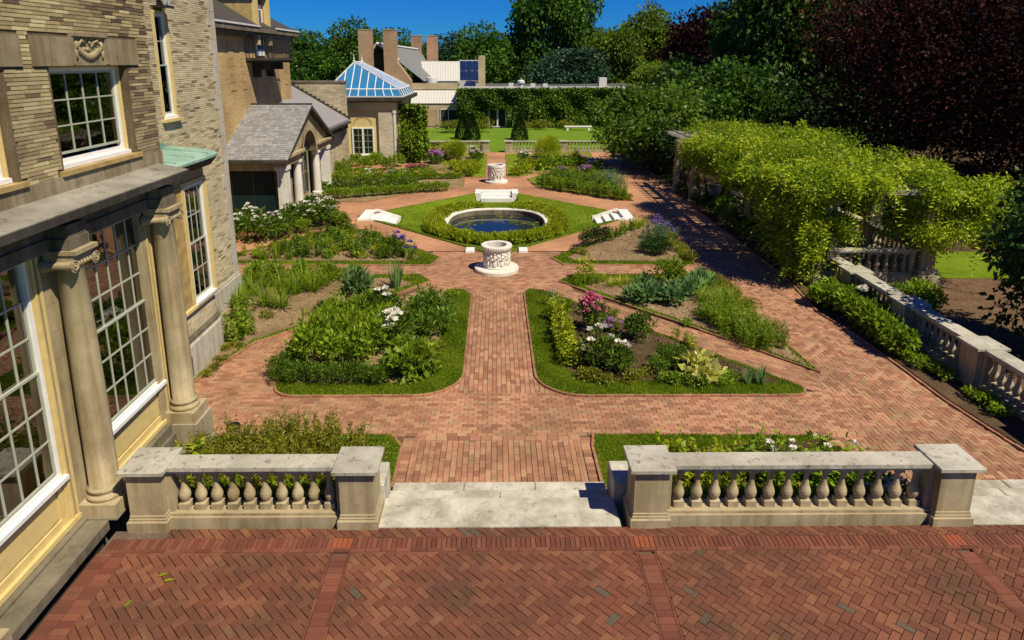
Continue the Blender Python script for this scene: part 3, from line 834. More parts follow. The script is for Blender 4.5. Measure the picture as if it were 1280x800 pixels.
# ---------------------------------------------------------------- balustrades
BAL = [(0.075, 0.10), (0.052, 0.115), (0.050, 0.125), (0.062, 0.14), (0.078, 0.175), (0.087, 0.215), (0.085, 0.255), (0.070, 0.30), (0.052, 0.345), (0.041, 0.395), (0.036, 0.45), (0.036, 0.50), (0.042, 0.535), (0.052, 0.545), (0.052, 0.56), (0.06, 0.575)]
BALC = {}
def baluster_mesh(h, mat, seg):
    k = (round(h, 3), mat, seg)
    if k not in BALC:
        mb = MB(); s = h/0.66
        mb.box(-.078*s, .078*s, -.078*s, .078*s, 0, .10*s)
        mb.lathe([(r*s, z*s) for r, z in BAL], seg=seg)
        mb.box(-.068*s, .068*s, -.068*s, .068*s, .575*s, h)
        BALC[k] = mb.mesh('baluster', M[mat])
    return BALC[k]

def obox(mb, o, u, a0, a1, b0, b1, z0, z1, ch=0.0):
    """box along direction u from o (a along, b to the left)"""
    v = (-u[1], u[0])
    P = [(o[0]+a*u[0]+b*v[0], o[1]+a*u[1]+b*v[1]) for a, b in ((a0, b0), (a1, b0), (a1, b1), (a0, b1))]
    mb.prism(P, z0, z1, ch, bottom=True)

def balustrade(label, p0, p1, z0, z1, piers, nbal, group=None, mats=('stone', 'stone_top', 'stone'), pw=.56, seg=14, rail_w=.30, name='balustrade', zend=None):
    """runs from p0 to p1; piers are distances along; nbal balusters in each bay"""
    d = (p1[0]-p0[0], p1[1]-p0[1]); ln = math.hypot(*d); u = (d[0]/ln, d[1]/ln)
    t = thing(name, label, 'balustrade', (p0[0], p0[1], z0), group)
    H = z1 - z0; ang = math.atan2(u[1], u[0])
    body, top, bal = mats
    h = pw/2
    for a in piers:
        mb = MB()
        obox(mb, p0, u, a-h, a+h, -h, h, z0-.3, z0+.13*H/.9, .012)
        obox(mb, p0, u, a-h+.025, a+h-.025, -h+.025, h-.025, z0+.13*H/.9, z0+.165*H/.9, .01)
        obox(mb, p0, u, a-h+.035, a+h-.035, -h+.035, h-.035, z0+.165*H/.9, z0+.21*H/.9, .012)
        obox(mb, p0, u, a-h+.045, a+h-.045, -h+.045, h-.045, z0+.21*H/.9, z1-.085)
        pier = mb.build('pier', M[body], t)
        mb = MB()
        obox(mb, p0, u, a-h+.03, a+h-.03, -h+.03, h-.03, z1-.085, z1-.055)
        obox(mb, p0, u, a-h-.03, a+h+.03, -h-.03, h+.03, z1-.055, z1, .008)
        mb.build('cap', M[top], pier)
    for a, b in zip(piers, piers[1:]):
        a += h-.06; b -= h-.06
        r = rail_w/2
        mb = MB()
        obox(mb, p0, u, a, b, -r-.02, r+.02, z0-.3, z0+.12*H/.9, .01)
        obox(mb, p0, u, a, b, -r+.01, r-.01, z0+.12*H/.9, z0+.165*H/.9, .015)
        mb.build('plinth', M[body], t)
        mb = MB()
        obox(mb, p0, u, a, b, -r+.03, r-.03, z1-.14, z1-.085)
        obox(mb, p0, u, a-.03, b+.03, -r-.01, r+.01, z1-.085, z1-.025, .012)
        mb.build('rail', M[top], t)
        for e in (a, b):
            mb = MB(); s = 1 if e == a else -1
            lo, hi = sorted((e, e + s*.09))
            obox(mb, p0, u, lo, hi, -r+.045, r-.045, z0+.165*H/.9, z1-.14)
            mb.build('half_pier', M[body], t)
        bh = (z1-.14) - (z0+.165*H/.9)
        me = baluster_mesh(bh, bal, seg)
        n = nbal
        span = (b-a) - .18
        for i in range(n):
            q = a + .09 + span*(i+.5)/n
            o = link('baluster', me, t, (q*u[0], q*u[1], z0+.165*H/.9 - z0), ang)
    return t

YB = 8.20
balustrade('front stone balustrade on the left, its left pier against the house and ten balusters', (-4.80, YB), (-1.62, YB), 0, .92, [0, 2.88], 10, mats=('stone_tan', 'stone_top', 'stone_tan'), seg=18)
balustrade('front stone balustrade on the right of the wide steps, with fourteen balusters', (2.12, YB), (6.33, YB), 0, .92, [0, 4.2], 14, mats=('stone_tan', 'stone_top', 'stone_tan'), seg=18)
balustrade('long stone balustrade along the right side of the garden, beside the brown mulch', (10.27, 20.6), (10.27, 7.6), GZ, .50, [0, 2.55, 5.1, 7.65, 10.2, 12.75], 9, mats=('stone_tan', 'stone_top', 'stone'), pw=.62, rail_w=.36)
balustrade('far stone balustrade left of the grass walk, in front of the back lawn', (-6.1, 49.75), (-.6, 49.75), GZ, .42, [0, 2.7, 5.3], 10, mats=('stone', 'stone_top', 'stone'), seg=8)
balustrade('far stone balustrade right of the grass walk, in front of the back lawn', (.9, 49.75), (9.2, 49.75), GZ, .42, [0, 4.1, 8.2], 14, mats=('stone', 'stone_top', 'stone'), seg=8)

# ---------------------------------------------------------------- carved well heads
def wellhead(label, c, r, h, base_r, arches):
    t = thing('wellhead', label, 'well head', (c[0], c[1], GZ))
    mb = MB(); mb.lathe([(base_r, 0), (base_r, .10), (base_r-.02, .13), (r+.05, .13)], (c[0], c[1], GZ), 48)
    mb.build('base', M['marble'], t, smooth=False)
    mb = MB(); b = .13
    if arches:
        prof = [(r*.93, b), (r*.95, b+.05), (r*.92, b+.08), (r*.90, b+.1), (r, h-.16), (r*1.05, h-.14), (r*1.05, h-.02), (r*1.03, h), (r*.78, h), (r*.76, h-.45)]
    else:
        prof = [(r*.97, b), (r*.99, b+.04), (r*.94, b+.08), (r*.92, b+.12), (r*.92, h-.2), (r*.97, h-.17), (r*1.0, h-.13), (r*1.1, h-.10), (r*1.12, h-.02), (r*1.10, h), (r*.74, h), (r*.72, h-.5)]
    mb.lathe(prof, (c[0], c[1], GZ), 40)
    body = mb.build('drum', M['marble'], t)
    mb = MB()
    rs = np.random.RandomState(3)
    if arches:
        for k in range(8):
            a0 = 2*PI*k/8 + .2
            w2 = .30
            pts = []
            for i in range(13):
                s = i/12*PI
                aa = a0 + w2*math.cos(s); z = h*.52 + .24*math.sin(s)
                rr = r*(.92+.08*(z-b)/(h-b)) + .0
                pts.append((c[0]+rr*math.cos(aa), c[1]+rr*math.sin(aa), GZ+z))
            mb.tube([(c[0]+(r*.93)*math.cos(a0+w2), c[1]+r*.93*math.sin(a0+w2), GZ+b+.1)] + pts, .035, 5)
            mb.blob((c[0]+r*.93*math.cos(a0), c[1]+r*.93*math.sin(a0), GZ+h*.45), (.06, .06, .14), 8, 6); mb.blob((c[0]+r*.97*math.cos(a0), c[1]+r*.97*math.sin(a0), GZ+h*.62), (.04, .04, .05), 7, 5)
            aa = a0 + PI/8
            mb.blob((c[0]+r*.96*math.cos(aa), c[1]+r*.96*math.sin(aa), GZ+h*.78), (.06, .06, .06), 6, 4)
    else:
        for k in range(11):
            a0 = 2*PI*k/11
            def q(da, z, s, e=.0):
                aa = a0+da; mb.blob((c[0]+(r*.93+e)*math.cos(aa), c[1]+(r*.93+e)*math.sin(aa), GZ+z), s, 6, 4)
            q(0, .655, (.036, .036, .045), .012); q(.0, .50, (.045, .055, .125), .0); q(.045, .30, (.04, .035, .12), .0); q(-.055, .30, (.04, .035, .12), .0)
            q(.15, .53, (.035, .07, .035), .0); q(-.16, .47, (.035, .07, .035), .0); q(.27, .36, (.035, .035, .15), -.01); q(.28, .58, (.05, .06, .06), -.005)
        for k in range(40):
            aa = 2*PI*k/40; mb.blob((c[0]+r*1.09*math.cos(aa), c[1]+r*1.09*math.sin(aa), GZ+h-.055), (.025, .025, .04), 5, 3)
    mb.build('carving', M['marble'], body, smooth=True)
    mb = MB(); mb.lathe([(r*.75, 0), (r*.75, .02)], (c[0], c[1], GZ+h-.42), 24)
    mb.build('cover', M['gutter'], t)
    return t
wellhead('carved round white stone well head with figures, between the brick path and the pond', (0, 20.95), .455, .88, .73, False)
wellhead('white stone well head carved with arches, on the path behind the pond', (0, 37.1), .49, 1.02, .64, True)

# ---------------------------------------------------------------- pond
def sup(a, rx, ry, e=2.6):
    c, s = math.cos(a), math.sin(a)
    return (rx*math.copysign(abs(c)**(2/e), c), 28.75 + ry*math.copysign(abs(s)**(2/e), s))
pond = thing('pond_curb', 'oval pond of pale stone curb sunk in the diamond lawn', 'pond', (0, 28.75, LZ))
mb = MB(); n = 72
prof = [(.17, LZ-.3), (.17, LZ+.12), (.15, LZ+.14), (-.08, LZ+.14), (-.10, LZ+.12), (-.10, LZ+.07), (-.085, LZ+.065)]
P = [[(*sup(2*PI*i/n, PRX+d, PRY+d), z) for i in range(n)] for d, z in prof]
for a, b in zip(P, P[1:]):
    for i in range(n):
        j = (i+1) % n; mb.face([a[i], a[j], b[j], b[i]])
mb.build('curb', M['marble'], pond)
mb = MB()
for i in range(n):
    a0, a1 = 2*PI*i/n, 2*PI*(i+1)/n
    mb.face([(*sup(a0, PRX-.085, PRY-.085), LZ+.07), (*sup(a1, PRX-.085, PRY-.085), LZ+.07), (*sup(a1, PRX-.085, PRY-.085), LZ-.5), (*sup(a0, PRX-.085, PRY-.085), LZ-.5)])
mb.build('basin_wall', M['stone_dark'], pond)
mb = MB(); mb.face([(*sup(2*PI*i/n, PRX-.09, PRY-.09), LZ-.14) for i in range(n)])
mb.build('water', M['water'], kind='structure')
mb = MB()
for k in range(150):
    a = random.uniform(0, 2*PI); q = math.sqrt(random.uniform(.12, .96))
    if not (math.sin(a) > .1 or random.random() < .25): continue
    x, y = sup(a, (PRX-.25)*q, (PRY-.25)*q)
    r = random.uniform(.04, .10); g = random.uniform(0, 6.28); mb.tint = random.random()
    mb.face([(x+r*math.cos(g+2*PI*i/9*.92), y+r*math.sin(g+2*PI*i/9*.92), LZ-.134 + random.uniform(0, .003)) for i in range(9)])
mb.build('lily_pads', M['leaf_olive'], kind='stuff')

# ---------------------------------------------------------------- little white stairs into the sunken lawn
def stair(label, mid, u, w2=.80, nst=3, blocks=False, steps=True):
    """u points down into the lawn; mid is the middle of the top edge"""
    t = thing('garden_stair', label, 'stairs', (mid[0], mid[1], GZ), 'white stairs into the pond lawn')
    o = mid; r = .36; hh = .125
    if steps:
        for i in range(nst + (0 if blocks else 1)):
            mb = MB()
            a0 = .30*(0 if blocks else 1) + r*i if i or blocks else 0
            if not blocks: a0 = 0 if i == 0 else .42 + r*(i-1)
            a1 = a0 + (.42 if (i == 0 and not blocks) else r) + .02
            obox(mb, o, u, a0, a1, -w2 - (.16 if i == 0 and not blocks else 0), w2 + (.16 if i == 0 and not blocks else 0), -1.0, GZ+.07-hh*i, .01)
            mb.build('landing' if i == 0 and not blocks else 'step', M['white_stone'], t)
    v = (-u[1], u[0])
    q = lambda a, b: (o[0]+a*u[0]+b*v[0], o[1]+a*u[1]+b*v[1])
    for s in (-1, 1):
        mb = MB()
        if blocks:
            b0, b1 = sorted((s*(w2+.003), s*(w2+.32)))
            obox(mb, o, u, -.02, 1.0 if steps else .45, b0, b1, -1.0, GZ+.09, .012)
        else:
            b0, b1 = sorted((s*(w2+.003), s*(w2+.15)))
            A = [(.421, GZ+.10), (.55, GZ+.10), (.42+r*nst+.10, GZ+.13-hh*nst), (.42+r*nst+.10, -1.1), (.421, -1.1)]
            f0 = [(*q(a, b0), z) for a, z in A]; f1 = [(*q(a, b1), z) for a, z in A]
            mb.face(f0); mb.face(f1[::-1])
            for i in range(5):
                k = (i+1) % 5; mb.face([f0[k], f0[i], f1[i], f1[k]])
        mb.build('cheek', M['white_stone'], t)
    return t
stair('little white stone stair at the left corner of the diamond lawn', (-6.0, 28.85), (1, 0))
stair('little white stone stair at the right corner of the diamond lawn', (6.0, 28.85), (-1, 0))
stair('little white stone stair at the back corner of the diamond lawn', (0, 34.6), (0, -1), blocks=True)
stair('little white stone stair behind the nearer well head, mostly hidden by it', (0, 22.95), (0, 1), blocks=True, steps=False)
# ---------------------------------------------------------------- facade helpers
def fx(X, Y):   return lambda u, n, v: (X + n, Y + u, v)          # faces +X
def fy(X, Y):   return lambda u, n, v: (X + u, Y - n, v)          # faces -Y
def mbox(mb, T, u0, u1, n0, n1, v0, v1):
    n = len(mb.v)
    mb.v += [T(u0,n0,v0), T(u1,n0,v0), T(u1,n1,v0), T(u0,n1,v0), T(u0,n0,v1), T(u1,n0,v1), T(u1,n1,v1), T(u0,n1,v1)]
    for f in ((4,5,6,7),(0,1,5,4),(1,2,6,5),(2,3,7,6),(3,0,4,7),(3,2,1,0)):
        mb.f.append(tuple(n+i for i in f)); mb.t.append(mb.tint)
def part(name, mat, parent, boxes, T=None, kind=None):
    mb = MB()
    for b in boxes:
        if T: mbox(mb, T, *b)
        else: mb.box(*b)
    return mb.build(name, M[mat], parent, kind=kind)

def window(parent, T, w2, z0, z1, cols, sashes, frame='white', fw=.045, glass='glass', casing=None, sill=True, room=1.3, curtain=True, mun=.020, name='window', bar=None):
    """sashes: list of (lower edge, upper edge, rows)"""
    fr = part(name, frame, parent, [(-w2, -w2+fw, -.04, .05, z0, z1), (w2-fw, w2, -.04, .05, z0, z1), (-w2+fw, w2-fw, -.04, .05, z1-fw, z1), (-w2+fw, w2-fw, -.04, .05, z0, z0+fw*1.2)], T)
    if sill: part('sill', frame, fr, [(-w2-.05, w2+.05, -.02, .12, z0-.06, z0-.002)], T)
    if casing:
        m_, cw, dz = casing
        bx = []
        for s in (-1, 1):
            for k in range(4):
                a, b = sorted((s*(w2+.002+cw*k/4), s*(w2-.004+cw*(k+1)/4)))
                bx.append((a, b, -.04, .055 + .022*(k % 2) + .01*k/4, z0+dz, z1+.0))
        bx.append((-w2-cw, w2+cw, -.04, .07, z1+.003, z1+cw*.6))
        part('casing', m_, fr, bx, T)
    mb = MB(); rails = MB()
    u0, u1 = -w2+fw, w2-fw
    for si, (a, b, rows) in enumerate(sashes):
        nn = -.012 if (si == len(sashes)-1 and len(sashes) > 1) else .012
        s = .032
        for q in ((u0, u0+s, nn-.018, nn+.018, a, b), (u1-s, u1, nn-.018, nn+.018, a, b), (u0+s, u1-s, nn-.018, nn+.018, a, a+s), (u0+s, u1-s, nn-.018, nn+.018, b-s, b)): mbox(rails, T, *q)
        A0, A1, B0, B1 = u0+s, u1-s, a+s, b-s
        for i in range(1, cols):
            x = A0+(A1-A0)*i/cols; mbox(mb, T, x-mun/2, x+mun/2, nn-.013, nn+.013, B0, B1)
        for j in range(1, rows):
            z = B0+(B1-B0)*j/rows
            mbox(mb, T, A0, A1, nn-.011, nn+.011, z-mun/2, z+mun/2)
        for i in range(cols):
            for j in range(rows):
                x0 = A0+(A1-A0)*i/cols; x1 = A0+(A1-A0)*(i+1)/cols; y0 = B0+(B1-B0)*j/rows; y1 = B0+(B1-B0)*(j+1)/rows
                pm = MB(); g = random.uniform(-.0016, .0016)
                e = mun/2+.001
                mbox(pm, T, x0+e, x1-e, nn-.003+g, nn+.001+g, y0+e, y1-e)
                pm.build('pane', M[glass], fr)
    bar = bar or ('muntin' if frame == 'white' else frame)
    rails.build('sash', M[bar], fr); mb.build('muntin', M[bar], fr)
    if room:
        mb = MB()
        q = lambda u, n, v: T(u, n, v)
        d = -room
        W2 = w2 + .25; a, b = z0-.3, z1+.15
        mb.face([q(-W2,d,a), q(W2,d,a), q(W2,d,b), q(-W2,d,b)])
        mb.face([q(-W2,-.06,a), q(-W2,d,a), q(-W2,d,b), q(-W2,-.06,b)])
        mb.face([q(W2,d,a), q(W2,-.06,a), q(W2,-.06,b), q(W2,d,b)])
        mb.face([q(-W2,-.06,b), q(-W2,d,b), q(W2,d,b), q(W2,-.06,b)])
        mb.face([q(-W2,-.06,a), q(W2,-.06,a), q(W2,d,a), q(-W2,d,a)])
        mb.build('room', M['room'], fr)
    if curtain:
        for s in (-1, 1):
            mb = MB(); k = 22
            ua, ub = (s*(w2-.05), s*w2*(.42 if s > 0 else .62))
            for i in range(k):
                t0, t1 = i/k, (i+1)/k
                f0, f1 = .035*math.sin(t0*30), .035*math.sin(t1*30)
                x0, x1 = ua+(ub-ua)*t0, ua+(ub-ua)*t1
                mb.face([T(x0, -.22+f0, z0+.02), T(x1, -.22+f1, z0+.02), T(x1, -.22+f1, z1-.02), T(x0, -.22+f0, z1-.02)])
            mb.build('curtain', M['curtain'], fr)
    return fr

WB = {}
def wall_bricks(parent, X, y0, y1, z0, z1, mat, opens=(), bl=.285, bh=.050, singles=0, mean=None, gap=.009):
    """courses of long thin bricks on a wall that faces +X"""
    full = []; mb = MB()
    rows = int((z1-z0)/bh)
    for r in range(rows):
        a, b = z0+r*bh, z0+(r+1)*bh-gap
        spans = [(y0, y1)]
        for (oy0, oy1, oz0, oz1) in opens:
            if a < oz1-.002 and b > oz0+.002:
                ns = []
                for s, e in spans:
                    if oy1 <= s or oy0 >= e: ns.append((s, e)); continue
                    if oy0 > s: ns.append((s, oy0))
                    if oy1 < e: ns.append((oy1, e))
                spans = ns
        o = (r*0.618 % 1)*bl if r % 2 else (r*0.21 % 1)*bl
        for s, e in spans:
            y = s - ((s-o) % bl)
            while y < e:
                p, q = max(y, s), min(y+bl-gap, e)
                y += bl
                if q-p < .03: continue
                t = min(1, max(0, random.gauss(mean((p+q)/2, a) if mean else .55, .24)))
                pr = random.uniform(.008, .016)
                if abs((q-p)-(bl-gap)) < 1e-4: full.append((p, q, a, b, t, pr))
                else:
                    mb.tint = t; mb.box(X-.03, X+pr, p, q, a, b)
    random.shuffle(full)
    full.sort(key=lambda f: abs(f[0]-10.2) + .25*abs(f[2]-5.6))
    for i, (p, q, a, b, t, pr) in enumerate(full):
        if i < singles:
            k = (mat, bl, bh, round(t*11)/11)
            if k not in WB:
                m2 = MB(); m2.tint = k[3]; m2.box(-.03, .012, -(bl-gap)/2, (bl-gap)/2, 0, bh-gap)
                WB[k] = m2.mesh('brick', M[mat])
            o = link('brick', WB[k], parent)
            wl = worldloc(parent); o.location = (X+pr-.012-wl[0], (p+q)/2-wl[1], a-wl[2])
        else:
            mb.tint = t; mb.box(X-.03, X+pr, p, q, a, b)
    mb.build('brick', M[mat], parent, kind='stuff')

# ---------------------------------------------------------------- the mansion on the left
man = thing('mansion', 'large pale brick mansion on the left with stone columns and tall many paned windows', 'house', (-5.75, 9.6, 0))
WX = -5.75
def carve(mb, y, z, X, w2, h):
    rs = np.random.RandomState(11)
    for i in range(15):
        t = i/14; u = -w2*.78 + 2*w2*.78*t
        mb.blob((X, y+u, z-h*.25*math.sin(PI*t)*1.3+h*.12), (.035, .055, .055), 6, 4)
    for s in (-1, 1):
        mb.blob((X, y+s*w2*.8, z+h*.2), (.045, .05, .07), 7, 4); mb.blob((X, y+s*w2*.85, z-h*.1), (.035, .035, .08), 6, 4)
        mb.tube([(X, y+s*w2*.8, z+.1*h), (X+.02, y+s*w2*.5, z+.38*h), (X, y+s*w2*.2, z+.28*h)], .022, 5)
    for i in range(26):
        mb.blob((X+rs.uniform(-.01, .01), y+rs.uniform(-w2*.85, w2*.85), z+rs.uniform(-h*.3, h*.36)), (.022, rs.uniform(.02, .045), rs.uniform(.02, .035)), 5, 3)

# walls (behind the bricks) with the openings left free
up_win = [9.69 + 2.67*j for j in (-1, 0)]
opens_up = []
for yc in up_win:
    opens_up += [(yc-.955, yc+.955, 4.78, 6.22), (yc-1.22, yc+1.28, 6.215, 6.62)]
def wall_fill(name, mat, parent, X0, X1, y0, y1, z0, z1, opens):
    ys = sorted({y0, y1} | {v for o in opens for v in o[:2] if y0 < v < y1}); zs = sorted({z0, z1} | {v for o in opens for v in o[2:] if z0 < v < z1})
    bx = []
    for a, b in zip(ys, ys[1:]):
        for c, d in zip(zs, zs[1:]):
            my, mz = (a+b)/2, (c+d)/2
            if not any(o[0] < my < o[1] and o[2] < mz < o[3] for o in opens): bx.append((X0, X1, a, b, c, d))
    return part(name, mat, parent, bx)
ow = [(yc-.9, yc+.9, 4.78, 6.22) for yc in up_win]
wall_fill('wall', 'wall_mortar', man, WX-.35, WX, 4.0, 11.35, 4.62, 9.6, ow)
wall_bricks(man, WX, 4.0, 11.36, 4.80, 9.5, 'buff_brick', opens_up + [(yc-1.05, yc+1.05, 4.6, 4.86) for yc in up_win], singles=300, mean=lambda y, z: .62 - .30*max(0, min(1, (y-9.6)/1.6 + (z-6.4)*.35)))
part('wall', 'wall_mortar', man, [(WX-1.75, WX-.36, 11.0, 11.35, 3.0, 9.6)])
part('base_course', 'stone_brown', man, [(WX-.2, WX+.025, 4.0, 11.38, 4.52, 4.795)])
for yc in up_win:
    T = fx(WX-.17, yc)
    window(man, T, .82, 4.93, 6.20, 4, [(5.05, 6.15, 3)], casing=('yellow', .13, -.05), room=1.6, fw=.05, mun=.020)
    l = part('lintel', 'stone_brown', man, [(WX-.1, WX+.035, yc-1.2, yc-.38, 6.225, 6.60), (WX-.1, WX+.035, yc+.38, yc+1.26, 6.225, 6.60), (WX-.1, WX+.012, yc-.375, yc+.375, 6.225, 6.61), (WX-.09, WX+.06, yc-.42, yc+.42, 6.615, 6.66), (WX-.09, WX+.05, yc-.42, yc-.375, 6.24, 6.615), (WX-.09, WX+.05, yc+.375, yc+.42, 6.24, 6.615)])
    mb = MB(); carve(mb, yc, 6.42, WX+.015, .36, .38); mb.build('carving', M['stone_tan'], l, smooth=True)
    part('window_ledge', 'ochre', man, [(WX-.2, WX+.06, yc-1.0, yc+1.0, 4.80, 4.865)])

# entablature and cornice over the columns
COLS = [8.20-2.55, 8.20, 10.62]
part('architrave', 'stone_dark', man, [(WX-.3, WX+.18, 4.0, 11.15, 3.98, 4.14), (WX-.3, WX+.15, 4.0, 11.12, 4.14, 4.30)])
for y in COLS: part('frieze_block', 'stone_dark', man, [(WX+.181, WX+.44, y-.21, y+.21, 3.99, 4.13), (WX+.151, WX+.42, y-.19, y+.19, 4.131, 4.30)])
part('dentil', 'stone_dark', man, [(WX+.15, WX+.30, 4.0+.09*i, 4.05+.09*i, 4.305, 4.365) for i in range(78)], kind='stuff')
mb = MB()
for (x0, x1, z0, z1) in ((WX-.3, -5.36, 4.37, 4.42),):
    mb.box(x0, x1, 4.0, 11.15, z0, z1)
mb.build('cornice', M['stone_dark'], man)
mb = MB()
for a, b in zip([(WX-.02, 4.605), (-5.27, 4.50), (-5.23, 4.50)], [(-5.27, 4.50), (-5.23, 4.50), (-5.23, 4.43)]):
    mb.face([(a[0], 4.0, a[1]), (b[0], 4.0, b[1]), (b[0], 11.2, b[1]), (a[0], 11.2, a[1])][::-1])
mb.face([(WX-.02, 11.2, 4.605), (-5.23, 11.2, 4.50), (-5.23, 11.2, 4.43), (WX-.02, 11.2, 4.43)])
mb.build('ledge', M['ledge'], man)
part('gutter', 'gutter', man, [(-5.35, -5.215, 4.0, 11.22, 4.385, 4.488)])

# columns with scrolled capitals
def column(y, zb):
    c = (-5.47, y)
    mb = MB(); mb.lathe([(.225, zb+.02), (.245, zb+.05), (.24, zb+.08), (.205, zb+.10), (.20, zb+.13), (.22, zb+.15), (.22, zb+.18), (.188, zb+.20), (.186, zb+.9), (.183, zb+1.6), (.172, zb+2.5), (.158, 3.74), (.175, 3.76), (.175, 3.79)], (c[0], c[1], 0), 28)
    col = mb.build('column', M['stone_tan'], man, smooth=False)
    col.data.polygons.foreach_set('use_smooth', [len(p.vertices) == 4 for p in col.data.polygons])
    part('column_base', 'stone_tan', col, [(c[0]-.27, c[0]+.27, c[1]-.27, c[1]+.27, zb-.18, zb+.02)])
    mb = MB()
    mb.box(c[0]-.24, c[0]+.24, c[1]-.24, c[1]+.24, 3.93, 3.985)
    mb.box(c[0]-.19, c[0]+.19, c[1]-.22, c[1]+.22, 3.83, 3.93)
    for s in (-1, 1):
        pts = []
        for X0, X1 in ((c[0]-.20, c[0]+.20),):
            mb.tube([(X0, c[1]+s*.22, 3.79), (c[0]-.05, c[1]+s*.22, 3.79), (c[0]+.05, c[1]+s*.22, 3.79), (X1-.03, c[1]+s*.22, 3.79), (X1, c[1]+s*.22, 3.79)], [.085, .05, .05, .07, .085], 16)
            mb.tube([(X1+.004, c[1]+s*.22+(.078-.0035*k)*math.cos(k*.62)*s, 3.79+(.078-.0035*k)*math.sin(k*.62)) for k in range(19)], .010, 5)
            mb.blob((X1+.005, c[1]+s*.22, 3.79), (.018, .018, .018), 6, 4)
    for i in range(5):
        mb.blob((c[0]+.18, c[1]-.12+.06*i, 3.80), (.03, .024, .035), 6, 4)
    mb.build('capital', M['stone_tan'], col)
for y, zb in ((COLS[0], .38), (COLS[1], .38), (COLS[2], .38)): column(y, zb)
for y in COLS:
    mb = MB(); mb.box(WX-.25, WX+.04, y-.335, y+.335, .32, 3.974)
    pil = mb.build('pilaster', M['stone_tan'], man)
    for k in range(10):
        z = .32 + k*.367
        for a, b in ((-.34, -.003), (.003, .34)) if k % 2 else ((-.34, .34),):
            part('stone_block', 'stone_tan', pil, [(WX-.2, WX+.05, y+a, y+b, z, min(z+.361, 3.975))])

# lower windows, panels, plinth and shelf
for j, yc in enumerate((9.615-2.67, 9.615)):
    T = fx(WX-.02, yc)
    wn = window(man, T, .80, .98, 3.97, 5, [(1.05, 2.50, 3), (2.46, 3.92, 3)], casing=('yellow', .185, -.95), room=1.8, mun=.026)
    mb = MB()
    for i in range(30):
        t0, t1 = i/30, (i+1)/30; f0, f1 = .02*math.sin(t0*45), .02*math.sin(t1*45)
        mb.face([T(-.75+1.5*t0, -.10+f0, 2.35), T(-.75+1.5*t1, -.10+f1, 2.35), T(-.75+1.5*t1, -.10+f1, 3.95), T(-.75+1.5*t0, -.10+f0, 3.95)])
    mb.build('blind', M['blind'], wn)
    part('panel', 'yellow', man, [(WX-.1, WX-.01, yc-.80, yc+.80, .28, .92), (WX-.01, WX+.02, yc-.80, yc+.80, .30, .40), (WX-.01, WX+.02, yc-.80, yc-.70, .40, .86), (WX-.01, WX+.02, yc+.70, yc+.80, .40, .86), (WX-.01, WX+.03, yc-.80, yc+.80, .86, .915), (WX-.012, WX+.008, yc-.66, yc+.66, .44, .82), (WX-.05, WX+.075, yc-1.0, yc+1.0, .225, .295)])
part('plinth_course', 'stone_dark', man, [(WX-.2, WX+.16, 4.0, 11.3, .05, .215), (WX-.25, WX+.22, 7.96, 11.33, -.7, .05)])
sh = part('shelf', 'stone_dark', man, [(WX+.16, -5.30, 4.0, 5.9, .05, .195), (WX+.161, -5.303, 5.91, 7.9, .05, .19)])
part('shelf_base', 'gutter', man, [(WX, -5.42, 4.0, 7.9, -.3, .05)])
part('pedestal', 'stone', man, [(-5.76, -5.16, 10.32, 10.93, -.6, .20), (-5.78, -5.14, 10.30, 10.95, -.6, -.3)])
for y in COLS[:2]: part('pedestal', 'stone_dark', man, [(-5.74, -5.18, y-.3, y+.3, .19, .205)])

# recessed wall beyond, with the narrow window and quoins
FX = -7.5
wall_fill('wall', 'wall_mortar', man, FX-.4, FX, 11.4, 18.38, -.6, 9.6, [(15.19, 15.69, 5.0, 7.35)])
wall_bricks(man, FX, 11.6, 18.1, .36, 9.5, 'pale_brick', [(15.08, 15.80, 4.95, 7.42), (11.0, 15.3, 0, 4.0)], bl=.285, bh=.05, singles=0)
mb = MB()
for k in range(26):
    z = .34 + k*.36; a = 17.98 if k % 2 else 18.12
    mb.box(FX-.2, FX+.03, a, 18.41, z, z+.352)
mb.build('quoin', M['pale_stone'], man)
part('wall', 'pillar_brick', man, [(-20, FX-.401, 17.98, 18.37, -.6, 9.6)])
part('plinth', 'pale_stone', man, [(FX-.3, FX+.07, 11.5, 18.47, -.7, .27), (FX-.3, FX+.045, 11.5, 18.44, .27, .345)])
T = fx(FX-.05, 15.44)
window(man, T, .235, 5.06, 7.30, 1, [(5.11, 6.2, 1), (6.16, 7.26, 2)], casing=('yellow', .11, 0), fw=.04, room=.8, curtain=False)
part('window_ledge', 'yellow', man, [(FX-.1, FX+.12, 15.02, 15.86, 4.93, 5.0)])
# curved bay with its green copper roof
def bay_line(d, y_start=11.2):
    pts = [(-6.65+d, y_start), (-6.65+d, 14.72)]
    for i in range(1, 13):
        a = PI/2*i/12; pts.append((-7.5 + (.85+d)*math.cos(a), 14.72 + (.75+d)*math.sin(a)))
    return pts
def bay_wall(mb, d, z0, z1, d2=None):
    p0 = bay_line(d); p1 = bay_line(d if d2 is None else d2)
    for i in range(len(p0)-1):
        mb.face([(*p0[i], z0), (*p0[i+1], z0), (*p1[i+1], z1), (*p1[i], z1)])
def bay_cap(mb, d, z):
    mb.face([(*p, z) for p in bay_line(d)] + [(-7.55, 15.47+d, z), (-7.55, 11.2, z)])
bayo = MB(); bay_wall(bayo, .10, -.6, .30); bay_wall(bayo, .10, .30, .36, .07); bay_cap(bayo, .07, .36)
bay = bayo.build('bay_base', M['pale_stone'], man)
mb = MB(); bay_wall(mb, .075, .362, .46); bay_cap(mb, .075, .46); bay_wall(mb, .05, .46, .50); bay_cap(mb, .05, .50); mb.build('bay_ledge', M['stone_dark'], man)
mb = MB()                                            # bricks of the bay
line = bay_line(.0, 11.9); seglen = [0]
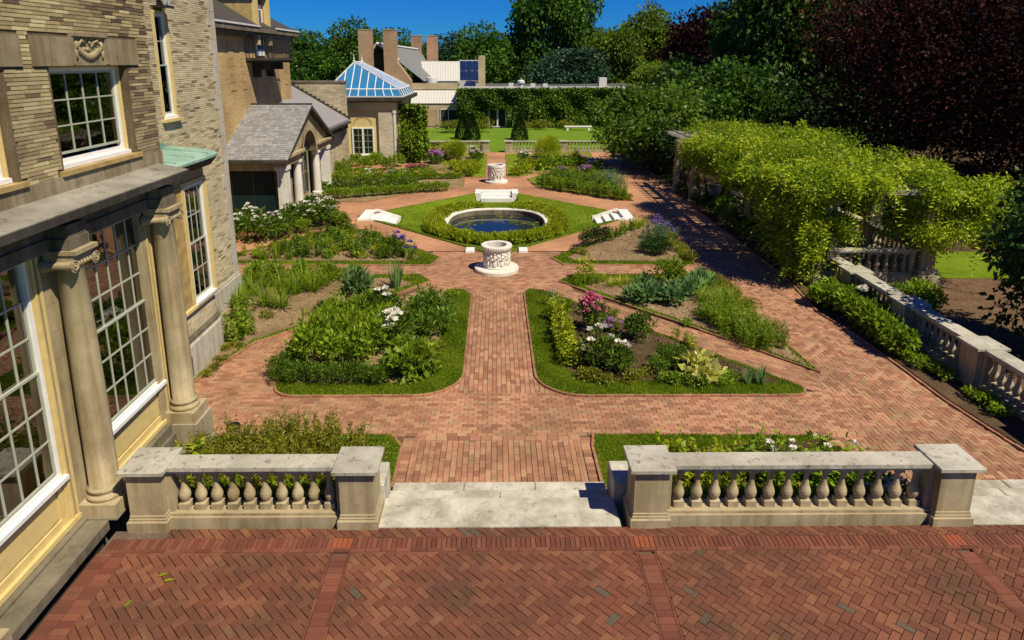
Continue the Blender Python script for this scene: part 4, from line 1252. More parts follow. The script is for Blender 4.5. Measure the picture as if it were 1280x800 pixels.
for a, b in zip(line, line[1:]): seglen.append(seglen[-1] + math.hypot(b[0]-a[0], b[1]-a[1]))
def along(s, d):
    for i in range(len(line)-1):
        if s <= seglen[i+1] or i == len(line)-2:
            t = (s-seglen[i])/(seglen[i+1]-seglen[i]); ux = line[i+1][0]-line[i][0]; uy = line[i+1][1]-line[i][1]; ll = math.hypot(ux, uy)
            return (line[i][0]+ux*t + uy/ll*d, line[i][1]+uy*t - ux/ll*d)
def bay_bricks(z0, z1, s0=0, s1=None):
    s1 = s1 or seglen[-1]
    for r in range(int((z1-z0)/.07)):
        s = s0 + (-.15 if r % 2 else 0)
        while s < s1:
            p, q = max(s, s0), min(s+.293, s1); s += .305
            if q-p < .03: continue
            mb.tint = min(1, max(0, random.gauss(.6, .22))); d = random.uniform(.006, .014)
            a, b, m_ = along(p, d), along(q, d), along((p+q)/2, d); z = z0+r*.07; zz = z+.06
            a0, b0 = along(p, -.03), along(q, -.03)
            mb.face([(*a, z), (*m_, z), (*m_, zz), (*a, zz)]); mb.face([(*m_, z), (*b, z), (*b, zz), (*m_, zz)])
            mb.face([(*a, zz), (*m_, zz), (*b, zz), (*b0, zz), (*a0, zz)]); mb.face([(*a0, z), (*a, z), (*a, zz), (*a0, zz)])
bay_bricks(.50, 1.0)
bay_bricks(1.10, 3.75, 2.98)
mb.build('brick', M['pale_brick'], man, kind='stuff')
mb = MB(); bay_wall(mb, -.015, .5, 1.0); mb.build('bay_wall', M['wall_mortar'], man)
mb = MB()
pl = bay_line(-.015)
for i in range(1, len(pl)-1): mb.face([(*pl[i], 1.0), (*pl[i+1], 1.0), (*pl[i+1], 3.9), (*pl[i], 3.9)])
mb.face([(-6.665, 11.2, 1.0), (-6.665, 13.78, 1.0), (-6.665, 13.78, 3.9), (-6.665, 11.2, 3.9)])
mb.build('bay_wall', M['wall_mortar'], man)
mb = MB(); bay_wall(mb, .09, 1.0, 1.06); bay_wall(mb, .09, 1.06, 1.10, .06); bay_cap(mb, .06, 1.10); mb.build('bay_sill', M['yellow'], man)
T = fx(-6.66, 14.28)
window(man, T, .46, 1.12, 3.68, 3, [(1.18, 2.42, 2), (2.38, 3.62, 2)], casing=('yellow', .15, 0), fw=.05, room=.7, curtain=True)
part('casing', 'ochre', man, [(-6.7, -6.60, 12.4, 13.66, 1.1, 3.72), (-6.7, -6.62, 14.72, 14.9, 3.0, 3.72)])
mb = MB(); bay_wall(mb, .03, 3.72, 4.02); mb.build('bay_frieze', M['ochre'], man)
mb = MB(); bay_wall(mb, .22, 4.02, 4.16, .34); bay_wall(mb, .34, 4.16, 4.22); mb.build('bay_gutter', M['gutter'], man)
mb = MB()
p0 = bay_line(.36); p1 = bay_line(.18); p2 = [(-7.5, p[1]-.3 if p[1] > 15 else p[1]) for p in bay_line(.0)]

bay_wall(mb, .36, 4.2, 4.25)
for a, b, za, zb in ((p0, p1, 4.25, 4.30), (p1, p2, 4.30, 4.40)):
    for i in range(len(a)-1): mb.face([(*a[i], za), (*a[i+1], za), (*b[i+1], zb), (*b[i], zb)])
for y in (12.4, 13.2, 14.0, 14.7):
    mb.tube([(-6.40, y, 4.30), (-7.48, y, 4.41)], .014, 5)
mb.box(-7.5, -7.45, 11.9, 14.9, 4.38, 4.50); mb.build('copper_roof', M['copper'], man)
part('vent_opening', 'dark', man, [(-6.60, -6.545, 12.9, 13.25, -.35, .1)])
# flood lamp at the top, by the wall corner
mb = MB(); mb.box(-7.48, -7.2, 15.2, 15.6, 7.42, 7.47); mb.box(-7.42, -7.3, 15.33, 15.47, 7.47, 7.75)
fl = mb.build('flood_lamp', M['black_metal'], man)
mb = MB(); mb.lathe([(.03, 0), (.09, .16), (.09, .2)], (-7.28, 15.33, 7.47), 10); mb.lathe([(.03, 0), (.09, .16), (.09, .2)], (-7.28, 15.5, 7.47), 10); mb.build('lamp_head', M['light_trim'], fl)

# ---------------------------------------------------------------- tan wing with balcony
wing = thing('wing', 'tan brick wing with dark roof and an iron balcony behind the mansion corner', 'house', (-11.5, 33, 0))
VX = -11.5
part('wall', 'tan_wall', wing, [(-24, VX, 22, 38, -.6, 7.3)])
for y in (29.7, 31.0, 35.0, 37.2):
    mb = MB()
    for k in range(6): mb.box(VX-.05, VX+.025, y-.28-.06*(k%2), y+.28+.06*(k%2), 5.0+k*.34, 5.0+k*.34+.325)
    mb.build('brick_pier', M['tan_wall'], wing)
part('cornice', 'stone_dark', wing, [(-24, VX+.25, 22, 38.2, 7.3, 7.45), (-24, VX+.5, 22, 38.45, 7.56, 7.78)])
part('dentil', 'stone_dark', wing, [(VX, VX+.42, 22+.3*i, 22.15+.3*i, 7.451, 7.555) for i in range(54)], kind='stuff')
part('gutter', 'light_trim', wing, [(VX+.45, VX+.55, 22, 32.2, 7.785, 7.86), (VX+.45, VX+.55, 34.6, 38.45, 7.785, 7.86)])
mb = MB()
e = VX+.5
mb.face([(e, 20, 7.8), (e, 38.4, 7.8), (-15.5, 34.5, 10.6), (-15.5, 20, 10.6)])
mb.face([(e, 38.4, 7.8), (-22, 38.4, 7.8), (-18, 34.5, 10.6), (-15.5, 34.5, 10.6)])
mb.face([(-15.5, 20, 10.6), (-15.5, 34.5, 10.6), (-18, 34.5, 10.6), (-18, 20, 10.6)])
mb.build('roof', M['dark_shingle'], wing)
dm = part('dormer', 'ochre', wing, [(-14, VX+.12, 32.4, 32.8, 7.0, 9.6), (-14, VX+.12, 34.0, 34.4, 7.0, 9.6), (-14, VX+.02, 32.8, 34.0, 9.2, 9.6), (-14.5, VX+.5, 32.1, 34.7, 9.6, 9.85), (-14.5, VX+.65, 31.9, 34.9, 9.85, 10.1)])
for y0_ in (32.42, 34.06): part('column', 'yellow', dm, [(VX+.12, VX+.32, y0_, y0_+.3, 7.0, 9.58)])
part('door', 'white', wing, [(VX-.1, VX+.05, 32.8, 34.0, 6.5, 8.9)])
part('pane', 'blue_pane', wing, [(VX+.045, VX+.06, 33.0+.45*i, 33.35+.45*i, 6.8+.65*k, 7.35+.65*k) for i in range(2) for k in range(3)])
bl = part('balcony', 'gutter', wing, [(VX, VX+1.15, 31.4, 35.1, 6.28, 6.40), (VX, VX+1.05, 31.5, 35.0, 6.18, 6.28)])
for y0_ in (32.2, 34.1): part('bracket', 'gutter', bl, [(VX, VX+.8, y0_, y0_+.2, 5.85, 6.18), (VX, VX+.35, y0_, y0_+.2, 5.5, 5.849)])
mb = MB()
for i in range(26): mb.box(VX+1.08, VX+1.1, 31.45+.145*i, 31.47+.145*i, 6.4, 7.35)
for i in range(8): mb.box(VX+.02+.145*i, VX+.04+.145*i, 31.45, 31.47, 6.4, 7.35); mb.box(VX+.02+.145*i, VX+.04+.145*i, 35.05, 35.07, 6.4, 7.35)
mb.box(VX+1.07, VX+1.11, 31.43, 35.09, 7.35, 7.39); mb.box(VX, VX+1.11, 31.44, 31.48, 7.35, 7.39); mb.box(VX, VX+1.11, 35.04, 35.08, 7.35, 7.39)
mb.build('railing', M['black_metal'], bl)

# ---------------------------------------------------------------- loggia with a pediment
lo = thing('loggia', 'grey shingled loggia with a columned pediment facing the garden, left of the diamond lawn', 'pavilion', (-8.9, 31.6, 0))
LX = -8.95
part('floor', 'stone', lo, [(-14, LX+.35, 27.6, 35.6, -.6, -.28)])
for y in (27.85, 34.9): part('pier', 'marble', lo, [(LX-.35, LX+.05, y, y+.5, -.1, 1.75), (LX-.4, LX+.1, y-.05, y+.55, 1.75, 1.899), (LX-.4, LX+.1, y-.05, y+.55, -.279, -.1)])
for y in (30.0, 33.2):
    mb = MB(); mb.lathe([(.27, -.28), (.27, -.18), (.22, -.14), (.20, -.08), (.195, .8), (.17, 1.72), (.2, 1.74), (.25, 1.82), (.25, 1.9)], (LX-.12, y, 0), 18)
    mb.build('column', M['marble'], lo, smooth=False)
part('entablature', 'stone_tan', lo, [(LX-.4, LX+.06, 27.75, 30.3, 1.9, 2.25), (LX-.5, LX+.22, 27.6, 30.36, 2.25, 2.36), (-12.8, LX-.4, 27.8, 28.1, 1.75, 2.3)])
part('entablature', 'stone_tan', lo, [(LX-.4, LX+.06, 32.9, 35.5, 1.9, 2.25), (LX-.5, LX+.22, 32.84, 35.65, 2.25, 2.36)])
# pediment wall with the arched opening
mb = MB()
def ped(y): return 2.36 + (4.12-2.36)*(1-abs(y-31.6)/4.0)
N = 16
for i in range(N):
    a, b = 27.6+8.0*i/N, 27.6+8.0*(i+1)/N
    def arc_z(y):
        d = abs(y-31.6)
        return 2.36 if d >= 1.15 else max(2.36, 1.95 + math.sqrt(1.15**2-d*d))
    mb.face([(LX, a, arc_z(a)), (LX, b, arc_z(b)), (LX, b, max(ped(b), arc_z(b)+.001)), (LX, a, max(ped(a), arc_z(a)+.001))])
mb.build('pediment', M['stone_tan'], lo)
mb = MB()
for i in range(14):
    a, b = PI*i/14, PI*(i+1)/14
    for r0, r1, n0 in ((1.12, 1.30, .09),):
        p = [(LX+n0, 31.6+r*math.cos(t), 1.95+r*math.sin(t)) for r, t in ((r0, a), (r1, a), (r1, b), (r0, b))]
        mb.face(p); mb.face([(LX-.4, q[1], q[2]) if k in (1, 2) else q for k, q in enumerate([p[0], p[0], p[3], p[3]])])
        mb.face([(LX-.5, p[0][1], p[0][2]), p[0], p[3], (LX-.5, p[3][1], p[3][2])])
mb.build('arch', M['stone_tan'], lo)
mb = MB()
for s in (-1, 1):
    a = (31.6+s*4.15, 2.30); b = (31.6, 4.28)
    mb.face([(LX+.28, a[0], a[1]), (LX+.28, b[0], b[1]), (LX+.28, b[0], b[1]-.2), (LX+.28, a[0], a[1]-.12)])
    mb.face([(LX+.28, a[0], a[1]-.12), (LX+.28, b[0], b[1]-.2), (LX-.05, b[0], b[1]-.2), (LX-.05, a[0], a[1]-.12)])
mb.build('raking_cornice', M['gutter'], lo)
T = fx(LX-.42, 31.6)
window(lo, T, 1.15, -.2, 2.2, 3, [(-.1, 2.1, 2)], frame='stone_tan', fw=.08, room=0, curtain=False, glass='dark_glass')
T2 = fx(LX-.42, 28.95+.25); window(lo, T2, .75, -.2, 1.85, 2, [(-.1, 1.75, 2)], frame='stone_tan', fw=.08, room=0, curtain=False, glass='dark_glass')
T2 = fx(LX-.42, 34.1); window(lo, T2, .75, -.2, 1.85, 2, [(-.1, 1.75, 2)], frame='stone_tan', fw=.08, room=0, curtain=False, glass='dark_glass')
mb = MB()
for i in range(10):
    a, b = PI*i/10, PI*(i+1)/10
    mb.face([(LX-.40, 31.6, 2.21), (LX-.40, 31.6+1.05*math.cos(a), 2.21+.8*math.sin(a)), (LX-.40, 31.6+1.05*math.cos(b), 2.21+.8*math.sin(b))])
mb.build('fanlight', M['blue_pane'], lo)
T3 = fy(-10.85, 28.05); window(lo, T3, 1.45, -.25, 1.75, 3, [(-.2, 1.7, 1)], frame='black_metal', fw=.05, room=0, curtain=False, sill=False, mun=.05, glass='dark_glass')
part('room', 'dark', lo, [(-13.2, -13, 28.0, 35.4, -.3, 2.4), (-13, -9.4, 35.3, 35.5, -.3, 2.4), (-13, -9.4, 28.3, 35.3, -.28, -.26)])
part('ceiling', 'dark', lo, [(-13, -9.4, 28.1, 35.3, 2.30, 2.36)])
rb = MB()
for s in (-1, 1):
    rb.face([(LX+.28, 31.6+s*4.2, 2.28), (-13.6, 31.6+s*4.2, 2.28), (-13.6, 31.6, 4.27), (LX+.28, 31.6, 4.27)])
roof = rb.build('roof', M['shingle'], lo)
mb = MB(); rows = 30; sl = math.hypot(4.2, 1.99); dy, dz = 4.2/sl, 1.99/sl
for s in (-1,):
    for r in range(rows):
        x = -13.6 - random.uniform(0, .2)
        t0, t1 = r/rows*sl, (r+1.15)/rows*sl
        while x < LX+.3:
            wd = random.uniform(.13, .26); x1 = min(x+wd, LX+.32)
            mb.tint = random.random(); h = random.uniform(.018, .028)
            ya, yb = 31.6-4.25+t0*dy, 31.6-4.25+min(t1, sl)*dy; za, zb = 2.27+t0*dz, 2.27+min(t1, sl)*dz
            mb.face([(x+.004, ya, za+h), (x1-.004, ya, za+h), (x1-.004, yb, zb+.004), (x+.004, yb, zb+.004)])
            mb.face([(x+.004, ya, za), (x1-.004, ya, za), (x1-.004, ya, za+h), (x+.004, ya, za+h)])
            x = x1
mb.build('shingles', M['shingle'], roof, kind='stuff')
part('ridge_cap', 'gutter', roof, [(-13.6, LX+.3, 31.52, 31.68, 4.27, 4.33)])
part('eave_gutter', 'gutter', lo, [(-13.6, LX+.33, 27.27, 27.38, 2.16, 2.27)])

# link behind the loggia: rubble wall and a pale lean-to roof with stepped flashing
lk = thing('link_building', 'low link behind the loggia with a pale lean-to roof against a rubble wall', 'building', (-11, 40, 0))
part('wall', 'rubble', lk, [(-15, -9.35, 41.5, 42.2, -.6, 4.95), (-15, -9.7, 36.2, 41.49, -.6, 2.7)])
part('coping', 'stone_dark', lk, [(-15, -9.3, 41.45, 42.25, 4.95, 5.06)])
mb = MB()
mb.face([(-9.1, 35.9, 2.75), (-9.1, 41.47, 2.75), (-12.6, 41.47, 4.85), (-12.6, 35.9, 4.85)])
mb.face([(-9.1, 35.9, 2.62), (-9.1, 41.47, 2.62), (-9.1, 41.47, 2.75), (-9.1, 35.9, 2.75)])
mb.face([(-12.6, 35.9, 2.6), (-9.1, 35.9, 2.6), (-9.1, 35.9, 2.75), (-12.6, 35.9, 4.85)])
lr = mb.build('roof', M['shingle'], lk)
part('flashing', 'gutter', lr, [(-9.05-.25*i-.26, -9.05-.25*i, 41.36, 41.46, 2.72+.15*i, 2.95+.15*i) for i in range(14)])
part('eave', 'gutter', lk, [(-9.6, -9.0, 35.9, 41.5, 2.5, 2.62), (-9.5, -9.2, 35.95, 41.5, 2.2, 2.5)])

# ---------------------------------------------------------------- conservatory with the glass pyramid roof
co = thing('conservatory', 'small pavilion with a glass hipped roof tinted like reflected sky and brick corner pillars', 'pavilion', (-8.6, 46, GZ))
CY = 44.0
part('pillar', 'pillar_brick', co, [(-10.95, -9.95, CY, CY+.9, -.6, 3.1), (-7.75, -6.75, CY, CY+.9, -.6, 3.1), (-7.75, -6.75, CY+5, CY+5.9, -.6, 3.1)])
part('trim', 'marble', co, [(-6.75, -6.60, CY-.06, CY+.1, -.6, 3.1), (-6.78, -6.56, CY-.09, CY+.14, 2.9, 3.08), (-6.78, -6.56, CY-.09, CY+.14, -.6, -.2), (-9.95, -9.82, CY+.0, CY+.2, -.6, 3.08)])
part('wall', 'yellow', co, [(-9.95, -7.75, CY+.2, CY+.4, -.6, 3.1), (-6.95, -6.8, CY+.9, CY+5, -.6, 3.1), (-11, -6.8, CY+5.6, CY+5.8, -.6, 3.1)])
part('panel', 'yellow', co, [(-9.6, -8.1, CY+.17, CY+.198, -.2, 2.95)])
mb = MB()
for i in range(12):
    a, b = PI*i/12, PI*(i+1)/12
    mb.face([(-8.83+r*math.cos(t), CY+.155, 2.15+r*.8*math.sin(t)) for r, t in ((.55, a), (.64, a), (.64, b), (.55, b))])
mb.build('arch', M['ochre'], co)
T = fy(-8.83, CY+.155); window(co, T, .72, .15, 1.95, 4, [(.2, 1.9, 4)], room=1.0, curtain=False, fw=.07)
window(co, fy(-8.83, CY+.145), .06, .2, 1.9, 1, [(.25, 1.85, 1)], room=0, curtain=False, fw=.05, sill=False, name='mullion')
part('entablature', 'yellow', co, [(-11.1, -6.5, CY-.05, CY+6, 3.1, 3.62)])
part('eave', 'gutter', co, [(-11.4, -5.9, CY-.38, CY+6.5, 3.70, 3.95), (-11.2, -6.2, CY-.2, CY+6.2, 3.62, 3.70)])
# glass roof
gy0, gy1, gx0, gx1 = CY-.2, CY+6.1, -11.3, -6.1
ax, ay0, ay1, az = -9.55, CY+1.9, CY+4.6, 6.15
def rp(x, y, z): return (x, y, z)
ez, kz = 3.98, 4.45
inn = .28
A = [(gx0+inn, gy0+inn, kz), (gx1-inn, gy0+inn, kz), (gx1-inn, gy1-inn, kz), (gx0+inn, gy1-inn, kz)]
B = [(gx0, gy0, ez), (gx1, gy0, ez), (gx1, gy1, ez), (gx0, gy1, ez)]
tp0, tp1 = (ax, ay0, az), (ax, ay1, az)
def lerp(a, b, t): return tuple(a[i]+(b[i]-a[i])*t for i in range(3))
bars = MB()
frame = part('roof_frame', 'light_trim', co, [(gx0-.05, gx1+.05, gy0-.05, gy0+.03, ez-.04, ez+.04), (gx1-.03, gx1+.05, gy0+.03, gy1+.05, ez-.04, ez+.04), (gx0-.05, gx0+.03, gy0+.03, gy1+.05, ez-.04, ez+.04)])
def facet(c0, c1, e0, e1, t0, t1, n):
    """glass between kerb c0-c1, knee e0-e1 and the hips up to t0-t1; the bars run straight up the slope"""
    d = [e1[i]-e0[i] for i in range(3)]; L2 = sum(v*v for v in d)
    pr = lambda p: sum((p[i]-e0[i])*d[i] for i in range(3))/L2
    s0, s1 = pr(t0), pr(t1)
    def top(f):
        if f < s0: return lerp(e0, t0, f/s0)
        if f > s1: return lerp(e1, t1, (1-f)/(1-s1))
        return lerp(t0, t1, (f-s0)/(s1-s0)) if s1 > s0 else t0
    fs = sorted({i/n for i in range(n+1)} | {s0, s1})
    for f0, f1 in zip(fs, fs[1:]):
        P = [lerp(e0, e1, f0), lerp(e0, e1, f1), top(f1), top(f0)]
        if f0 == 0: P = P[:3]
        elif f1 == 1: P = [P[0], P[1], P[3]]
        m2 = MB(); m2.face(P); m2.build('pane', M['sky_tint_glass'], frame)
        m2 = MB(); m2.face([lerp(c0, c1, f0), lerp(c0, c1, f1), lerp(e0, e1, f1), lerp(e0, e1, f0)]); m2.build('pane', M['sky_tint_glass'], frame)
    for i in range(n+1):
        f = i/n
        bars.tube([lerp(c0, c1, f), lerp(e0, e1, f)] + ([top(f)] if 0 < f < 1 else []), .03, 5)
    bars.tube([e0, e1], .045, 5); bars.tube([e0, t0], .06, 6); bars.tube([e1, t1], .06, 6)
facet(B[0], B[1], A[0], A[1], tp0, tp0, 9)
facet(B[1], B[2], A[1], A[2], tp0, tp1, 6)
facet(B[2], B[3], A[2], A[3], tp1, tp1, 8)
facet(B[3], B[0], A[3], A[0], tp1, tp0, 8)
bars.tube([tp0, tp1], .07, 6)
bars.build('glazing_bar', M['white'], frame)
for p in (tp0, tp1):
    mb = MB(); mb.lathe([(.08, 0), (.1, .08), (.03, .15), (.06, .25), (.02, .32), (.01, .6)], p, 8); mb.build('finial', M['light_trim'], frame)

# ---------------------------------------------------------------- modern gallery building at the back
ga = thing('gallery_building', 'long modern gallery building at the back with tall brown chimney stacks', 'building', (0, 75, GZ))
GYc = 70.0
part('wall', 'modern_tan', ga, [(-3.9, 15, 69.2, 80, -.6, 3.45), (-14, -3.9, 71, 80, -.6, 3.75)])
part('roof', 'flat_roof', ga, [(-3.9, 15.2, 69.0, 80, 3.45, 3.60), (-14, -3.9, 70.9, 80, 3.75, 3.9)])
part('coping', 'light_trim', ga, [(-3.9, 15.2, 68.9, 69.0, 3.45, 3.68), (-3.88, -1.0, 68.86, 68.9, 3.4, 3.7)])
for (x0, x1, y, z0, z1, fl) in ((-14.05, -12.75, 70, 3, 9.25, 0), (-11.5, -10.25, 70, 3, 9.25, 1), (-9.9, -8.75, 80, 3, 9.0, 0), (-8.1, -6.9, 80, 3, 9.0, 0)):
    mb = MB(); mb.box(x0, x1, y, y+1.4, z0, z1)
    if fl: mb.face([(x1, y-.0, 6.2), (x1, y, 3.0), (-8.8, y, 3.0), (-8.8, y, 4.2)][::-1]); mb.face([(x1, y, 6.2), (x1, y+1.4, 6.2), (-8.8, y+1.4, 4.2), (-8.8, y, 4.2)][::-1]); mb.face([(-8.8, y, 3.0), (-8.8, y+1.4, 3.0), (-8.8, y+1.4, 4.2), (-8.8, y, 4.2)])
    ch = mb.build('chimney', M['modern_brick'], ga)
    part('chimney_cap', 'stone', ch, [(x0-.03, x1+.03, y-.03, y+1.43, z1, z1+.1)])
part('chimney', 'modern_tan', ga, [(-1.85, -1.15, 70.5, 71.3, 3.6, 6.75)])
mb = MB()                                           # grey gable roof seen end on
gy = 71.5
mb.face([(-12.4, gy, 7.9), (-9.0, 80.5, 7.4), (-6.6, 80.5, 4.3), (-7.6, gy, 4.1)])
mb.face([(-12.4, gy, 7.9), (-14.2, gy, 5.5), (-11, 80.5, 5.5), (-9.0, 80.5, 7.4)])
mb.build('roof', M['grey_roof'], ga)
part('gable', 'dark', ga, [(-12.75, -11.5, 71.4, 71.6, 3.9, 7.0)])
mb = MB(); mb.tube([(-14.2, gy-.1, 5.6), (-12.4, gy-.1, 8.0), (-10.2, gy-.1, 6.3)], .12, 4); mb.tube([(-12.4, gy-.1, 8.0), (-9.0, 80.4, 7.5)], .1, 4); mb.build('roof_trim', M['light_trim'], ga)
def seam(name, P, n):
    mb = MB(); mb.face(P)
    r = mb.build(name, M['metal_roof'], ga)
    m2 = MB()
    for i in range(n+1):
        t = i/n; a = lerp(P[0], P[1], t); b = lerp(P[3], P[2], t); m2.tube([a, b], .035, 4)
    m2.build('seam', M['metal_roof'], r, kind='stuff')
seam('metal_roof', [(-8.4, 76, 4.0), (-4.0, 76, 4.0), (-4.0, 78.5, 6.15), (-8.9, 78.5, 6.15)], 16)
seam('metal_roof', [(-17, 74, 4.0), (-12, 74, 4.0), (-12, 77, 6.0), (-16, 77, 6.0)], 14)
seam('metal_roof', [(-8.8, 69.4, 1.95), (-4.05, 69.4, 1.95), (-4.05, 70.95, 3.25), (-8.8, 70.95, 3.25)], 16)
part('fascia', 'modern_tan', ga, [(-9.2, -4.0, 70.85, 70.99, 3.3, 3.95), (-8.9, -4.0, 69.5, 69.7, -.6, 1.9)])
part('panel', 'modern_brick', ga, [(-8.2, -6.1, 69.44, 69.49, -.4, 1.3)])
part('post', 'light_trim', ga, [(-8.45, -8.3, 69.2, 69.4, -.5, 1.9), (-8.55, -8.2, 69.1, 69.5, -.5, -.3)])
part('door', 'dark', ga, [(-5.75, -4.1, 69.44, 69.49, -.5, 1.3)])
part('door_frame', 'light_trim', ga, [(-5.8, -5.75, 69.40, 69.5, -.5, 1.35), (-5.0, -4.93, 69.40, 69.5, -.5, 1.35), (-5.8, -4.1, 69.40, 69.5, 1.3, 1.37)])
sk = part('skylight', 'light_trim', ga, [(-4.0, -1.3, 74.5, 74.6, 4.0, 6.3)])
for i in range(4):
    for k in range(2): part('pane', 'blue_pane', sk, [(-3.92+.66*i, -3.32+.66*i, 74.44, 74.49, 4.15+1.08*k, 5.13+1.08*k)])
part('skylight_curb', 'metal_roof', ga, [(-4.1, -2.2, 72.2, 73.2, 3.6, 4.15), (-2.4, -1.3, 72.3, 73.0, 3.6, 3.85)])
mb = MB(); mb.lathe([(.6, 0), (.6, .55), (.5, .6)], (-7.0, 73.5, 3.9), 14); mb.build('roof_fan', M['light_trim'], ga)
part('roof_unit', 'light_trim', ga, [(10.8, 11.6, 71, 72, 3.6, 4.5)])
mb = MB()
for x, h in ((1.3, .35), (3.6, .3), (4.9, .28)): mb.box(x, x+.5, 71, 71.5, 3.6, 3.6+h)
mb.lathe([(.25, 0), (.25, .3), (.4, .35), (.4, .55), (.1, .7)], (2.6, 71, 3.6), 10)
mb.build('roof_vent', M['light_trim'], ga)
T = fy(.12, 68.6)
window(ga, T, .92, -.42, 1.5, 2, [(-.38, 1.45, 1)], frame='light_trim', fw=.09, sill=False, room=.5, curtain=False, mun=.16, name='glass_door')
part('wall', 'modern_tan', ga, [(-3.8, -.9, 68.6, 69.15, -.6, 3.4), (1.1, 2.5, 68.6, 69.15, -.6, 3.4), (-.9, 1.1, 68.6, 69.15, 1.55, 3.4)])
# ---------------------------------------------------------------- foliage makers
def unit(v): return v / np.maximum(np.linalg.norm(v, axis=1, keepdims=True), 1e-9)
def leaf_quads(P, D, ln, wd, r=rng):
    """diamond leaves at P pointing along D, creased along the middle"""
    n = len(P)
    D = unit(D); up = unit(r.normal(0, 1, (n, 3)) + np.array([0, 0, .6]))
    S = unit(np.cross(D, up)); N = np.cross(S, D)
    ln = np.broadcast_to(ln, (n,))[:, None]; wd = np.broadcast_to(wd, (n,))[:, None]
    V = np.zeros((n, 4, 3))
    V[:, 0] = P
    V[:, 1] = P + D*ln*.45 + S*wd*.5 + N*wd*.15
    V[:, 2] = P + D*ln - N*ln*.12
    V[:, 3] = P + D*ln*.45 - S*wd*.5 + N*wd*.15
    return V
def dome_pts(n, rx, ry, h, z0=0.0, shell=.55, r=rng):
    d = unit(r.normal(0, 1, (n, 3))); d[:, 2] = np.abs(d[:, 2])
    q = r.uniform(shell, 1.0, (n, 1))**.6
    P = d*q*np.array([rx, ry, h]); P[:, 2] += z0
    return P, d
def bush(name, n, rx, ry, h, leaf, aspect, mat, z0=.03, shell=.45, lumps=5, up=.35, stalk=True, base_skirt=True):
    """lumpy dome of leaves"""
    V = []; T = []
    cs = [(rng.uniform(-.5, .5)*rx, rng.uniform(-.5, .5)*ry, rng.uniform(.5, .72)*h, rng.uniform(.38, .62)) for _ in range(lumps)] + [(0, 0, h*.45, .78)]
    for cx, cy, cz, s in cs:
        k = int(n/len(cs))
        d = unit(rng.normal(0, 1, (k, 3)))
        P = d*rng.uniform(shell, 1, (k, 1))*np.array([rx*s, ry*s, h*s*.62]) + np.array([cx, cy, cz])
        P[:, 2] = np.abs(P[:, 2] - z0) + z0
        D = d + rng.normal(0, .45, (k, 3)) + np.array([0, 0, up])
        V.append(leaf_quads(P, D, leaf*rng.uniform(.6, 1.25, k), leaf*aspect*rng.uniform(.7, 1.2, k)))
        T.append(np.clip(rng.normal(.5, .24, k), 0, 1))
    V = np.vstack(V); V[:, :, 2] = np.maximum(V[:, :, 2], .01)
    return npmesh(name, V, 4, np.concatenate(T), M[mat])
def straps(name, n, ln, wd, mat, spread=.5, droop=.5, seg=4, base=.08, profile=None, tint=(.5, .22), up=1.0):
    """arching blades from a crown: iris, day lily, ornamental grass, hosta"""
    prof = profile or [1, .95, .75, .45, 0.06]
    seg = len(prof) - 1
    a = rng.uniform(0, 2*PI, n); tilt = rng.uniform(.05, 1, n)**.8*spread; L_ = ln*rng.uniform(.65, 1.1, n)
    b = rng.uniform(0, base, n)
    P = np.column_stack([b*np.cos(a), b*np.sin(a), np.zeros(n)])
    out = np.column_stack([np.cos(a), np.sin(a), np.zeros(n)]); side = np.column_stack([-np.sin(a), np.cos(a), np.zeros(n)])
    rows = []
    for k in range(seg+1):
        w_ = wd*prof[k]*rng.uniform(.9, 1.1)
        rows.append((P - side*w_/2, P + side*w_/2))
        th = tilt + droop*(k/seg)**1.5*(0.4+tilt)*2.2
        step = (out*np.sin(th)[:, None] + np.array([0, 0, up])*np.cos(th)[:, None])*(L_/seg)[:, None]
        P = P + step
    V = np.concatenate([np.stack([rows[k][0], rows[k][1], rows[k+1][1], rows[k+1][0]], 1) for k in range(seg)])
    V[:, :, 2] = np.maximum(V[:, :, 2], .012)
    t = np.clip(rng.normal(tint[0], tint[1], n), 0, 1)
    return npmesh(name, V, 4, np.concatenate([t]*seg), M[mat])
def stems(name, n, rx, h, leaf, mat, nl=26, aspect=.28, spread=.25, wisp=.5):
    """upright stems set with small leaves"""
    V = []; T = []
    for i in range(n):
        x, y = rng.uniform(-rx, rx, 2); hh = h*rng.uniform(.6, 1.1); lx, ly = rng.normal(0, spread, 2)*hh*.5
        t = np.sort(rng.uniform(.12, 1, nl)); k = len(t)
        P = np.column_stack([x+lx*t**1.5, y+ly*t**1.5, hh*t])
        a = rng.uniform(0, 2*PI, k)
        D = np.column_stack([np.cos(a), np.sin(a), rng.uniform(.0, .9, k)])
        V.append(leaf_quads(P, D, leaf*rng.uniform(.6, 1.2, k)*(1.15-t*.5), leaf*aspect*rng.uniform(.8, 1.2, k)))
        T.append(np.clip(rng.normal(.5, .25, k) + .15*(t-.5), 0, 1))
        s = np.array([[[x-.005, y, 0], [x+.005, y, 0], [x+lx+.003, y+ly, hh], [x+lx-.003, y+ly, hh]]])
        V.append(s); T.append(np.array([.2]))
    return npmesh(name, np.vstack(V), 4, np.concatenate(T), M[mat])
def flower_mesh(name, mat, r, n=22, flat=.6):
    d = unit(rng.normal(0, 1, (n, 3))); d[:, 2] = np.abs(d[:, 2])*flat + .1
    P = d*r*.25
    V = leaf_quads(P, d, r*rng.uniform(.8, 1.1, n), r*.8)
    return npmesh(name, V, 4, rng.uniform(0, 1, n), M[mat])
FL = {c: [flower_mesh('flower', 'petal_'+c, .075) for _ in range(2)] for c in ('white', 'pink', 'purple', 'mauve', 'yellow', 'dark', 'lilac')}
